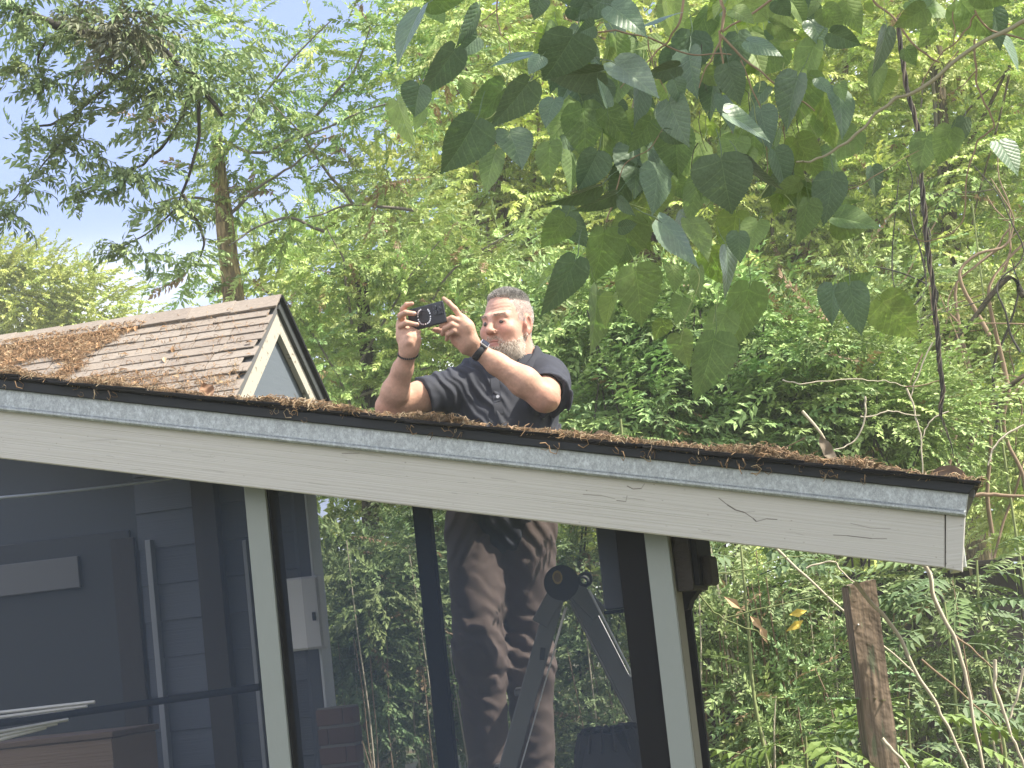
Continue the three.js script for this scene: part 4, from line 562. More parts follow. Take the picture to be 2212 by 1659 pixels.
// blobs: [px, py, z, rx, ry, rz, n] measured place and distance, half sizes in metres, number of sprays
function crown(parent, name, geo, blobs, { col, vary = 0.25, hue = 0.12, tr = 0.4, rough = 0.6, hollow = 0.25, sc = [0.75, 1.3], thin = 1, lumpy = 1, kind = 'stuff', brown = 0 }) {
  col = [col[0] * 0.45 + 0.42 * col[1], col[1], col[2] * 0.55 + 0.15 * col[1]]; hue *= 0.6; parent.updateMatrixWorld(true); const M4 = [], C4 = [], inv = parent.matrixWorld.clone().invert();
  for (const [px, py, z, rx, ry, rz, n] of blobs) {
    const c = at(px, py, z), br = rr(1 - vary * 0.2, 1 + vary * 0.2), ht = rr(-hue, hue) * 0.5;
    for (let i = 0; i < n; i++) {
      const d = V(gauss(), gauss(), gauss()).normalize(), r = Math.pow(hollow + (1 - hollow) * rnd(), 0.6), p = V(c.x + d.x * rx * r, c.y + d.y * ry * r, c.z + d.z * rz * r);
      const lump = vnoise(p.x * 2.2, p.y * 2.2, p.z * 2.2); if (rnd() > thin * (lumpy ? 0.25 + 1.2 * lump : 1)) continue;
      const dir = d.clone().multiply(V(1, 0.6, 1)).add(V(gauss() * 0.6, gauss() * 0.35, gauss() * 0.6)).normalize(), q = new THREE.Quaternion().setFromUnitVectors(V(1, 0, 0), dir).multiply(new THREE.Quaternion().setFromAxisAngle(V(1, 0, 0), gauss() * 0.7)), s = rr(...sc);
      M4.push(inv.clone().multiply(new THREE.Matrix4().compose(p.addScaledVector(dir, -0.12 * s), q, V(s, s, s))));
      const k = 2.5 * br * rr(1 - vary, 1 + vary), h = ht + gauss() * hue * 0.6, bn = rnd() < brown ? 1 : 0; C4.push(bn ? [0.13 * k, 0.09 * k, 0.05 * k] : [col[0] * k * (1 + h * 1.6), col[1] * k, col[2] * k * (1 - h)]);
    }
  }
  const im = new THREE.InstancedMesh(geo, lm(tr, rough), M4.length); im.name = name; M4.forEach((m, i) => { im.setMatrixAt(i, m); im.setColorAt(i, tint(...C4[i])); }); im.userData.kind = kind; im.castShadow = im.receiveShadow = true; parent.add(im); return im;
}
const limb = (parent, name, pts, r0, r1, mat, amt = 0.02) => wpart(name, tube(wobble(pts, amt), r0, r1, 7, 3), mat, parent);
const PX = (list, z) => list.map(([x, y, dz]) => at(x, y, z + (dz ?? 0)));
const barkM = bark(tint(0.55, 0.50, 0.44)), barkDark = bark(tint(0.20, 0.19, 0.17)), barkPale = bark(tint(1.15, 1.02, 0.86)), twigGrey = std(tint(0.16, 0.14, 0.115), 0.9), twigDark = std(tint(0.045, 0.04, 0.033), 0.9), canePale = std(tint(0.50, 0.44, 0.33), 0.85, { bumpMap: grainTex, bumpScale: 0.002 }), caneBrown = std(tint(0.24, 0.17, 0.11), 0.9), caneGreen = std(tint(0.22, 0.26, 0.10), 0.8);
const tree = (label, px, z, name = 'tree', group) => { const b = at(px, 1000, z); return thing(name, label, name.includes('bush') || name.includes('shrub') ? 'shrub' : 'tree', V(b.x, -0.05, b.z), 0, group); };
const up = (t, y0, y1, r0, r1, mat, lean = 0, amt = 0.03) => { const p = t.position; return limb(t, 'trunk', [V(p.x, y0, p.z), V(p.x + lean * 0.3, (y0 + y1) * 0.4, p.z), V(p.x + lean, y1, p.z)], r0, r1, mat, amt); };
seedTo(77);
{ // slender leaved branches hanging in from the upper left
  const z = -10, t = tree('tree whose dark slender leaved branches hang in from the upper left against sky', -420, z); up(t, 0, 5.5, 0.22, 0.10, barkDark, 0.3);
  const B = [[[-420, 60], [-60, -20], [60, 30], [150, 60], [250, 80], [330, 95], [420, 170], [480, 250]], [[330, 100], [253, 167], [193, 219], [164, 257], [126, 312], [74, 376], [11, 446]], [[420, 170], [380, 280], [324, 342], [275, 376], [180, 412], [130, 440]], [[150, 60], [85, 110], [95, 200]], [[253, 167], [200, 150], [100, 185]], [[164, 257], [110, 268], [45, 285]], [[420, 170], [430, 300], [395, 420], [350, 480], [240, 545]], [[395, 420], [440, 520], [420, 580]]];
  B.forEach((b, i) => limb(t, 'branch', PX(b.map(([x, y], k) => [x, y, i ? -0.1 * k : 0]), z), i ? 0.011 : 0.035, i ? 0.003 : 0.010, twigDark, 0.012));
  crown(t, 'crown', SP.slim, [[40, 30, z, .35, .22, .5, 110], [170, 60, z, .40, .22, .5, 130], [320, 80, z, .45, .30, .5, 170], [440, 180, z, .36, .24, .4, 120], [250, 160, z, .25, .12, .3, 40], [100, 180, z, .20, .10, .2, 34], [40, 150, z, .18, .12, .2, 26], [180, 235, z, .17, .10, .2, 26], [150, 300, z, .16, .12, .2, 28], [70, 285, z, .20, .08, .2, 24], [110, 350, z, .17, .13, .2, 30], [60, 400, z, .17, .09, .2, 24], [15, 455, z, .15, .09, .2, 18], [170, 415, z, .22, .07, .2, 24], [290, 375, z, .26, .10, .3, 44], [215, 330, z, .12, .12, .2, 16], [310, 270, z, .22, .14, .2, 40], [360, 450, z, .26, .13, .3, 50], [250, 540, z, .20, .07, .2, 24], [420, 560, z, .22, .12, .2, 30], [330, 200, z, .3, .16, .3, 60]], { thin: 0.5, lumpy: 0, col: [0.085, 0.12, 0.05], vary: 0.35, hue: 0.12, tr: 0.35, hollow: 0.05, rough: 0.55 });
  crown(t, 'dry_leaves', SP.slim, [[250, 70, z + 0.3, .34, .16, .25, 60]], { col: [0.072, 0.062, 0.046], vary: 0.3, tr: 0.2, hollow: 0 });
}
{ // slim tree whose trunk rises behind the gable
  const z = -13, t = tree('slim grey brown trunked tree rising behind the gable into loose green leaves', 515, z), b = [at(522, 900, z), at(512, 700, z), at(502, 620, z), at(486, 480, z), at(479, 415, z), at(474, 350, z), at(468, 300, z)]; b.unshift(V(b[0].x + 0.1, 0, b[0].z)); limb(t, 'trunk', b, 0.10, 0.03, barkPale, 0.004);
  const B = [[[476, 350], [540, 250], [620, 140], [720, 40]], [[484, 440], [402, 424], [335, 440]], [[490, 470], [560, 405], [614, 372], [670, 331], [700, 300]], [[763, 443], [696, 357], [655, 298], [577, 208]], [[472, 250], [420, 170], [350, 120]], [[700, 500], [620, 470], [540, 500], [495, 530]], [[474, 300], [560, 330], [640, 300], [760, 250], [900, 200]], [[900, 455], [763, 443], [660, 470]], [[640, 300], [760, 160], [800, 60]]]; B.forEach((p) => limb(t, 'branch', PX(p.map(([x, y], k) => [x, y, 0.12 * k]), z), 0.012, 0.004, twigGrey, 0.012));
  crown(t, 'crown', SP.fine, [[520, 60, z, .55, .36, .6, 150], [680, 110, z, .55, .36, .6, 160], [830, 60, z, .5, .40, .6, 160], [600, 210, z, .60, .32, .6, 190], [470, 250, z, .5, .26, .5, 130], [760, 260, z, .60, .36, .6, 200], [900, 190, z, .5, .4, .6, 170], [560, 320, z, .45, .22, .5, 90], [670, 400, z, .45, .20, .5, 70], [520, 420, z, .40, .16, .4, 60], [840, 390, z, .5, .3, .5, 140], [600, 510, z, .40, .20, .4, 60], [430, 510, z, .30, .18, .4, 40], [390, 590, z, .25, .1, .3, 24], [470, 620, z, .22, .14, .3, 30], [478, 430, z, .18, .16, .3, 70], [470, 360, z, .25, .2, .3, 80], [560, 600, z, .25, .2, .3, 50], [390, 90, z, .4, .3, .4, 90], [980, 60, z, .5, .4, .6, 150]], { thin: 0.36, col: [0.135, 0.18, 0.055], vary: 0.35, hue: 0.2, tr: 0.45, hollow: 0.05, brown: 0.04 });
}
{ // middle trees
  const z = -15, t = tree('fine leaved green tree filling the middle behind the raised phone', 760, z); up(t, 0, 4.5, 0.10, 0.05, barkDark, 0.2);
  for (const p of [[[770, 900], [700, 760], [610, 640]], [[770, 800], [860, 640], [950, 520]], [[765, 860], [900, 800], [1040, 760], [1130, 740]], [[900, 700], [1010, 560], [1110, 500]], [[760, 700], [740, 560], [690, 460]]]) limb(t, 'branch', PX(p, z + 0.2), 0.012, 0.004, twigGrey);
  crown(t, 'crown', SP.fine, [[600, 660, z, .55, .45, .6, 260], [720, 580, z, .6, .45, .7, 300], [860, 510, z, .6, .45, .7, 300], [700, 780, z, .6, .5, .7, 300], [850, 700, z, .6, .5, .7, 330], [1000, 620, z, .6, .5, .7, 320], [980, 800, z, .6, .5, .7, 300], [1120, 720, z, .6, .5, .7, 300], [830, 880, z, .6, .4, .7, 240], [1100, 560, z, .6, .4, .7, 260]], { thin: 0.62, col: [0.155, 0.20, 0.065], vary: 0.35, hue: 0.18, tr: 0.42, hollow: 0.2, brown: 0.03 });
}
{ const z = -18, rows = [[[1000, 120], [1160, 250], [1060, 380], [1000, 500], [1180, 90], [1220, 430], [1120, 0]], [[1400, 60], [1450, 230], [1350, 330], [1420, 470], [1560, 120], [1580, 380], [1330, 560], [1500, 560]], [[1700, 60], [1760, 260], [1680, 420], [1840, 120], [1850, 400], [1740, 560], [1620, 620], [1860, 560]], [[2000, 80], [2060, 280], [1980, 440], [2180, 150], [2190, 400], [2080, 580], [2230, 600], [2300, 250]]];
  const lab = ['tall yellow green tree just right of the slim trunk, behind the man', 'bright yellow green tree directly behind the hanging mulberry leaves', 'sunlit yellow green tree behind the pale slanting branch', 'olive yellow tree at the far right behind the braided vine'];
  const cols = [[0.205, 0.225, 0.05], [0.22, 0.24, 0.05], [0.22, 0.24, 0.05], [0.20, 0.22, 0.05]];
  rows.forEach((r, i) => { const t = tree(lab[i], 1080 + 330 * i, z); up(t, 0, 6.5, 0.16, 0.06, barkM, 0.3); for (let k = 0; k < 4; k++) { const a = r[k], b = r[(k + 2) % r.length]; limb(t, 'branch', [V(t.position.x + 0.1, 2.6 + k * 0.8, z), at(...a, z + 0.4), at(...b, z + 0.5)], 0.022, 0.005, k % 2 ? barkM : twigGrey, 0.05); }
    crown(t, 'crown', SP.broad, r.map(([x, y]) => [x, y, z + rr(-0.5, 0.5), 1.0, .8, 1.0, 300]), { thin: 0.62, col: cols[i], vary: 0.38, hue: 0.16, tr: 0.55, hollow: 0.15, brown: 0.04 }); }); }
{ // wood beyond: one mass
  const o = new THREE.Group(); o.name = 'woodland'; scene.add(o); tag(o, 'distant green woodland closing the view behind the garden trees', 'woodland', null, 'stuff'); const bl = []; for (let x = 620; x <= 2500; x += 130) for (let y = -260; y < 1350; y += 170) if (x > 900 || y > 560) bl.push([x + rr(-40, 40), y + rr(-40, 40), -25 + rr(-1.5, 1.5), 1.0, 0.9, 0.8, 62]); for (let x = 620; x < 2400; x += 180) bl.push([x, 1400 + rr(-30, 30), -25, 1.2, .8, .8, 60]);
  crown(o, 'foliage', SP.big, bl, { thin: 0.75, col: [0.21, 0.235, 0.06], vary: 0.35, hue: 0.18, tr: 0.5, hollow: 0.0 });
}
{ const z = -30, t = tree('sunny yellow green rounded tree at the far left beyond the roof ridge', 90, z); up(t, 0, 5, 0.25, 0.08, barkM); crown(t, 'crown', SP.big, [[10, 640, z, .95, .75, .9, 300], [90, 640, z, .9, .7, .8, 300], [190, 680, z, .85, .6, .8, 260], [280, 730, z, .7, .4, .7, 160], [-60, 600, z, .9, .8, .8, 240], [130, 760, z, 1.3, .7, .8, 300], [30, 580, z, .4, .3, .4, 60], [160, 600, z, .4, .3, .4, 60]], { col: [0.235, 0.205, 0.045], vary: 0.3, hue: 0.14, tr: 0.4, sc: [0.35, 0.6], hollow: 0.1 }); }
{ // bushes behind the roof on the right
  const z = -11, g = [['dark green small leaved bush right behind the man’s shoulder', 1320, [[1270, 700], [1330, 800], [1290, 900], [1420, 740], [1400, 880]]], ['dense dark green bush behind the lowest hanging mulberry leaf', 1540, [[1520, 700], [1500, 850], [1600, 800], [1580, 930], [1660, 720], [1690, 880]]], ['olive green bush behind the roof with pale vine loops', 1840, [[1780, 760], [1850, 880], [1760, 930], [1930, 800], [1900, 940], [1980, 900]]]];
  g.forEach(([l, px, c], i) => { const t = tree(l, px, z, 'leafy_bush'); for (let k = 0; k < 7; k++) limb(t, 'stem', [V(t.position.x + rr(-0.2, 0.2), 0, z + rr(-0.2, 0.2)), V(t.position.x + rr(-0.4, 0.4), 1.2, z + rr(-.3, .3)), at(c[k % c.length][0] + rr(-40, 40), c[k % c.length][1] - 30, z + 0.3)], 0.012, 0.004, twigDark, 0.03); crown(t, 'crown', i === 2 ? SP.privet : SP.bay, c.map(([x, y]) => [x, y, z + rr(-0.25, 0.25), .42, .36, .45, 260]), { col: i === 2 ? [0.13, 0.175, 0.06] : [0.10, 0.165, 0.06], vary: 0.42, hue: 0.14, tr: 0.3, rough: 0.5, hollow: 0.3, brown: 0.02 }); });
  const z2 = -12.5, t = tree('open brown twigged olive thicket at the right edge above the roof end', 2080, z2, 'thicket_bush'); for (let k = 0; k < 26; k++) { const x = rr(1900, 2230), y = rr(560, 1000); limb(t, 'stem', PX([[x + rr(-160, 60), y + rr(120, 260)], [x, y], [x + rr(-40, 120), y - rr(40, 160)], [x + rr(-120, 200), y - rr(120, 300)]], z2 + rr(0, 1.2)), rr(0.006, 0.016), 0.003, k % 3 ? caneBrown : twigDark, 0.03); }
  limb(t, 'stem', PX([[2212, 640], [2180, 600], [2100, 690], [2020, 790]], z2 + 0.8), 0.022, 0.012, barkDark); limb(t, 'stem', PX([[2080, 1000], [2140, 880], [2230, 800]], z2 + 0.9), 0.02, 0.012, barkM);
  crown(t, 'crown', SP.fine, [[1930, 640, z2, .5, .4, .5, 150], [2060, 700, z2, .5, .45, .5, 140], [2170, 620, z2, .5, .4, .5, 140], [2000, 850, z2, .5, .4, .5, 110], [2140, 850, z2, .5, .4, .5, 100], [2200, 1000, z2, .4, .3, .5, 80], [2050, 980, z2, .4, .3, .5, 80]], { col: [0.155, 0.18, 0.065], vary: 0.35, hue: 0.2, tr: 0.45, hollow: 0, brown: 0.05 });
  const zy = -16, ty = tree('pale yellow leaved bush glowing beyond the low roof end', 2180, zy, 'yellow_bush'); up(ty, 0, 1.6, 0.04, 0.02, barkM); crown(ty, 'crown', SP.fine, [[2140, 1000, zy, .5, .4, .5, 180], [2210, 930, zy, .5, .4, .5, 180], [2180, 1100, zy, .5, .4, .5, 180], [2260, 1050, zy, .5, .5, .5, 160]], { col: [0.25, 0.26, 0.09], vary: 0.3, hue: 0.15, tr: 0.55, hollow: 0 });
}
{ // shrubs low behind and beside the porch
  const L = [['green shrub seen through the screen just right of the house corner', 800, -10.5, [[740, 1200], [800, 1290], [760, 1400], [860, 1200], [870, 1380], [800, 1520]], SP.fine, [0.075, 0.115, 0.05], 170], ['green shrub seen through the screen between dark post and the man', 970, -11, [[930, 1250], [960, 1400], [900, 1560], [1010, 1560], [980, 1150], [1080, 1350]], SP.fine, [0.075, 0.12, 0.05], 160], ['leafy shrub seen through the screen between the ladder legs', 1290, -10.5, [[1240, 1200], [1300, 1260], [1260, 1400], [1320, 1420], [1220, 1560], [1330, 1560], [1180, 1650]], SP.privet, [0.085, 0.115, 0.055], 170],
    ['small leaved shrub of many upright stems beside the porch corner post', 1600, -9.2, [[1540, 1230], [1590, 1330], [1640, 1240], [1700, 1300], [1650, 1430], [1720, 1420], [1770, 1260], [1760, 1380], [1560, 1420]], SP.privet, [0.105, 0.145, 0.065], 100], ['low green shrub at the foot of the wooden post', 1740, -8.8, [[1640, 1540], [1720, 1520], [1780, 1500], [1700, 1620], [1790, 1600], [1620, 1640]], SP.privet, [0.10, 0.155, 0.07], 90], ['shaded shrub growing before the dark fence at the right edge', 2050, -11, [[1920, 1420], [1990, 1500], [2080, 1420], [2150, 1500], [2050, 1600], [2170, 1620], [1930, 1620], [1960, 1280], [2060, 1260]], SP.bay, [0.075, 0.11, 0.05], 80]];
  L.forEach(([l, px, z, c, sp, col, n], i) => { const t = tree(l, px, z, 'garden_shrub'); for (let k = 0; k < (i === 3 ? 30 : 9); k++) { const q = c[k % c.length], x = q[0] + rr(-40, 40), p = at(x, q[1] + rr(-60, 30), z + rr(-.1, .4)); limb(t, 'stem', [V(p.x + rr(-.15, .15), 0, p.z - 0.1), V(p.x + rr(-.08, .08), 0.9, p.z), p], rr(0.005, 0.010), 0.0025, k % 3 ? caneBrown : canePale, 0.012); } crown(t, 'crown', sp, c.map(([x, y]) => [x, y, z + rr(-0.2, 0.2), .32, .28, .35, Math.round(n * 0.72)]), { col, vary: 0.4, hue: 0.16, tr: 0.35, hollow: 0.1, brown: 0.03, sc: [0.6, 1.1] }); });
}
// dark plank fence far right, weathered post in front of it
{
  const z = -13, a = at(1480, 1330, z), b = at(2420, 1190, z), H = at(2150, 1218, z).y, f = thing('plank_fence', 'dark weathered plank fence behind the undergrowth on the right', 'fence', V(a.x, 0, z)), fm = [0, 1, 2].map((k) => std(tint(0.022 + k * 0.007, 0.019 + k * 0.006, 0.016 + k * 0.005), 0.95, { bumpMap: woodBump, bumpScale: 0.004 })), pg = box(-0.068, 0.068, 0, H, 0, 0.02, 0.003); seedTo(61);
  for (let x = 0.07; x < b.x - a.x; x += 0.141) { const p = part('plank', pg, fm[Math.floor(rnd() * 3)], f); p.position.set(x, rr(-0.03, 0), rr(-0.004, 0.004)); p.rotation.z = rr(-0.008, 0.008); } for (const y of [0.35, H - 0.28]) part('rail', box(0, b.x - a.x, y, y + 0.09, -0.045, -0.006), fm[0], f); part('top_rail', box(0, b.x - a.x, H + 0.002, H + 0.03, -0.02, 0.05), fm[1], f);
  const zp = -7.4, t = at(1854, 1260, zp), w = 62 * perPx(zp), po = thing('wooden_post', 'square weathered brown wooden post standing in the undergrowth', 'post', V(t.x + 0.0, 0, zp), 0.12), wm = std(0xffffff, 0.9, { map: dataTex(128, 512, (u, v) => { const n = fbm(u * 9 + 0.6 * fbm(u * 3, v * 8, 4), v * 14, 6, 5), s = fbm(u * 34, v * 5, 2, 3), k = 0.36 + 0.36 * n; const m = sstep(0.60, 0.72, fbm(u * 5, v * 12, 9, 4)); return [k * (1.0 - 0.22 * m) * (0.7 + 0.4 * s), k * (0.87 - 0.05 * m) * (0.7 + 0.4 * s), k * (0.74 - 0.1 * m) * (0.7 + 0.4 * s)]; }), bumpMap: woodBump, bumpScale: 0.006 });
  const pgm = new THREE.BoxGeometry(w, t.y, w * 0.9, 3, 24, 3), pp = pgm.attributes.position; for (let i = 0; i < pp.count; i++) { const y = pp.getY(i); pp.setX(i, pp.getX(i) + 0.005 * (vnoise(y * 6, pp.getX(i) * 30, 3) - 0.5)); if (y > t.y / 2 - 0.001) pp.setY(i, y + 0.006 * gauss() + pp.getX(i) * 0.12); } pgm.computeVertexNormals(); part('shaft', pgm.translate(0, t.y / 2, 0), wm, po);
  const nl = at(1849, 1350, zp + 0.04); part('nail', new THREE.SphereGeometry(0.004, 8, 6).translate(nl.x - po.position.x, nl.y, w * 0.47), std(tint(0.6, 0.6, 0.58), 0.4), po);
}
// dead canes and stems leaning among the undergrowth
{
  const K = (l) => l.map(([x, y]) => [1426 + x * 0.3716, 1042 + y * 0.3716]), C = [
    ['long pale dead cane slanting down behind the wooden post from under the fascia', [[640, 350], [860, 560], [1080, 760], [1300, 950], [1480, 1110]], 0.006, canePale, -7.9], ['pale dead cane beginning beside the wooden post and running to the bottom edge', [[1130, 580], [1245, 720], [1360, 850], [1480, 1080], [1600, 1290], [1700, 1480], [1790, 1670]], 0.0085, canePale, -7.0], ['forked pale twig just under the fascia near the post top', [[850, 500], [930, 475], [1000, 460], [1060, 520], [1130, 582]], 0.0045, canePale, -7.6], ['thick pale stem arching from the roof corner down to the bottom edge', [[1530, 470], [1560, 520], [1600, 700], [1700, 880], [1770, 1100], [1810, 1330], [1880, 1670]], 0.010, canePale, -7.3],
    ['pale forked stem low at the right edge', [[1945, 1030], [1950, 1180], [2020, 1400], [2060, 1520], [2120, 1670]], 0.008, canePale, -7.4], ['short pale branch leaning into the forked stem at the right edge', [[2110, 1080], [2070, 1270], [2015, 1395]], 0.006, canePale, -7.4], ['thin brown cane crossing behind the pale arching stem', [[1520, 1030], [1700, 1180], [1850, 1320], [2000, 1450]], 0.005, caneBrown, -7.6], ['thin green tendril running level beside the porch beam', [[310, 535], [440, 515], [560, 490], [700, 440], [840, 425]], 0.003, caneGreen, -7.5], ['thin olive vine sagging from the corner post towards the shrub', [[210, 620], [290, 730], [370, 790], [560, 870], [640, 930]], 0.0035, caneGreen, -7.4], ['thin straight tendril rising to the wooden post', [[370, 790], [640, 720], [880, 670], [1060, 640]], 0.003, caneGreen, -7.5], ['short pale stick leaning out at the foot of the wooden post', [[1290, 1488], [1360, 1560], [1450, 1670]], 0.008, canePale, -6.9], ['brown stem slanting low behind the wooden post', [[1700, 880], [1850, 1000], [1960, 1100]], 0.005, caneBrown, -7.7]];
  for (const [l, p, r, m, z] of C) solo('dead_cane', tube(wobble(PX(K(p), z), 0.004), r * 0.95, r * 0.55, 6, 4), m, l, 'cane');
}
// walnut like saplings with feathered leaves
{
  seedTo(33); const FR = [pinnate({}), pinnate({ pairs: 6, len: 0.34, L: 0.09, W: 0.034, bend: 0.5 }), pinnate({ pairs: 8, len: 0.46, L: 0.085, W: 0.03, bend: 0.25 })];
  const ml = [[0.16, 0.24, 0.075], [0.12, 0.19, 0.07], [0.20, 0.30, 0.06]].map((c) => leafMat(tint(...c), 0.35, 0.55));
  const S = [['sapling with drooping feathered leaves hanging beside the fascia end', 2110, 1240, -9.5, [[2040, 1210], [2090, 1130], [2130, 1230], [2120, 1290], [2160, 1180], [2070, 1280]], 0], ['feathered leaf sapling right of the wooden post in front of the fence', 2040, 1330, -9.0, [[1960, 1290], [2010, 1300], [2070, 1320], [2120, 1330], [1990, 1370], [2080, 1390], [2030, 1250], [2150, 1390]], 1], ['bright green feathered sapling low between the post and the pale stems', 1960, 1540, -7.8, [[1900, 1530], [1960, 1510], [1920, 1590], [2000, 1560], [1980, 1620], [2040, 1530], [1910, 1650], [2050, 1610]], 2], ['low fern like sapling at the bottom left of the wooden post', 1740, 1620, -7.6, [[1700, 1600], [1760, 1580], [1720, 1640], [1800, 1620], [1780, 1540], [1650, 1650], [1820, 1560]], 2], ['bright sapling tip just showing above the roof edge right of the man', 1340, 935, -7.7, [[1325, 950], [1350, 948], [1375, 952], [1300, 955]], 2], ['pale drooping leaves high right against the trees', 2100, 470, -12, [[2030, 420], [2080, 400], [2120, 460], [2060, 380], [2150, 480], [2100, 420]], 2], ['feathered sapling under the fascia just right of the porch corner post', 1600, 1210, -8.4, [[1540, 1195], [1590, 1215], [1630, 1190], [1560, 1240], [1690, 1210], [1640, 1230]], 1]];
  for (const [l, px, py, z, tips, k] of S) { const t = thing('leafy_sapling', l, 'sapling', V(at(px, py, z).x, 0, z)), top = at(px, py - 30, z); limb(t, 'stem', [V(t.position.x, 0, z), V(t.position.x, top.y * 0.5, z), top], 0.012, 0.005, caneGreen, 0.02); t.updateMatrixWorld(true); tips.forEach(([x, y], i) => { for (let r = 0; r < 2; r++) { const p = at(x + rr(-12, 12), y + rr(-12, 12), z + rr(-0.15, 0.2)), a = Math.atan2(rr(-0.5, 0.8), (x - px) / 60 + rr(-0.5, 0.5)), m = part('frond', FR[(i + r) % 3], ml[k === 2 && rnd() < 0.3 ? 1 : k], t); m.position.copy(t.worldToLocal(p)); m.rotation.set(rr(-0.5, 0.6), -a, rr(-0.5, 0.25), 'YXZ'); m.scale.setScalar(rr(0.55, 0.95) * (z < -11 ? 1.1 : py < 1000 ? 0.5 : 1)); } }); }
  const yl = [[1705, 1328, 'yellow'], [1735, 1340, 'yellow'], [1620, 1330, 'orange'], [1600, 1315, 'orange'], [1640, 1350, 'orange']], ym = std(tint(0.62, 0.46, 0.07), 0.7, { side: THREE.DoubleSide }), om = std(tint(0.55, 0.36, 0.20), 0.7, { side: THREE.DoubleSide });
  yl.forEach(([x, y, c], i) => { const P = [], N = []; leafTri(P, N, V(0, 0, 0), V(1, 0, 0), V(0, 1, 0), V(0, 0, 1), 0.085, 0.036, 0.15); const g = new THREE.BufferGeometry(); g.setAttribute('position', new THREE.Float32BufferAttribute(P, 3)); g.setAttribute('normal', new THREE.Float32BufferAttribute(N, 3)); g.rotateZ([0.1, -2.7, -0.9, 2.4, -1.2][i]).rotateY(0.3); const p = at(x, y, -8.3); g.translate(p.x, p.y, p.z); solo('turned_leaf', g, c === 'yellow' ? ym : om, ['bright yellow turned leaf pointing right among the green shrub', 'duller yellow turned leaf pointing left in the green shrub', 'orange brown dry leaf hanging lowest left in the shrub', 'orange brown dry leaf uppermost left in the shrub', 'orange brown dry leaf right of its neighbours in the shrub'][i], 'leaf'); });
}
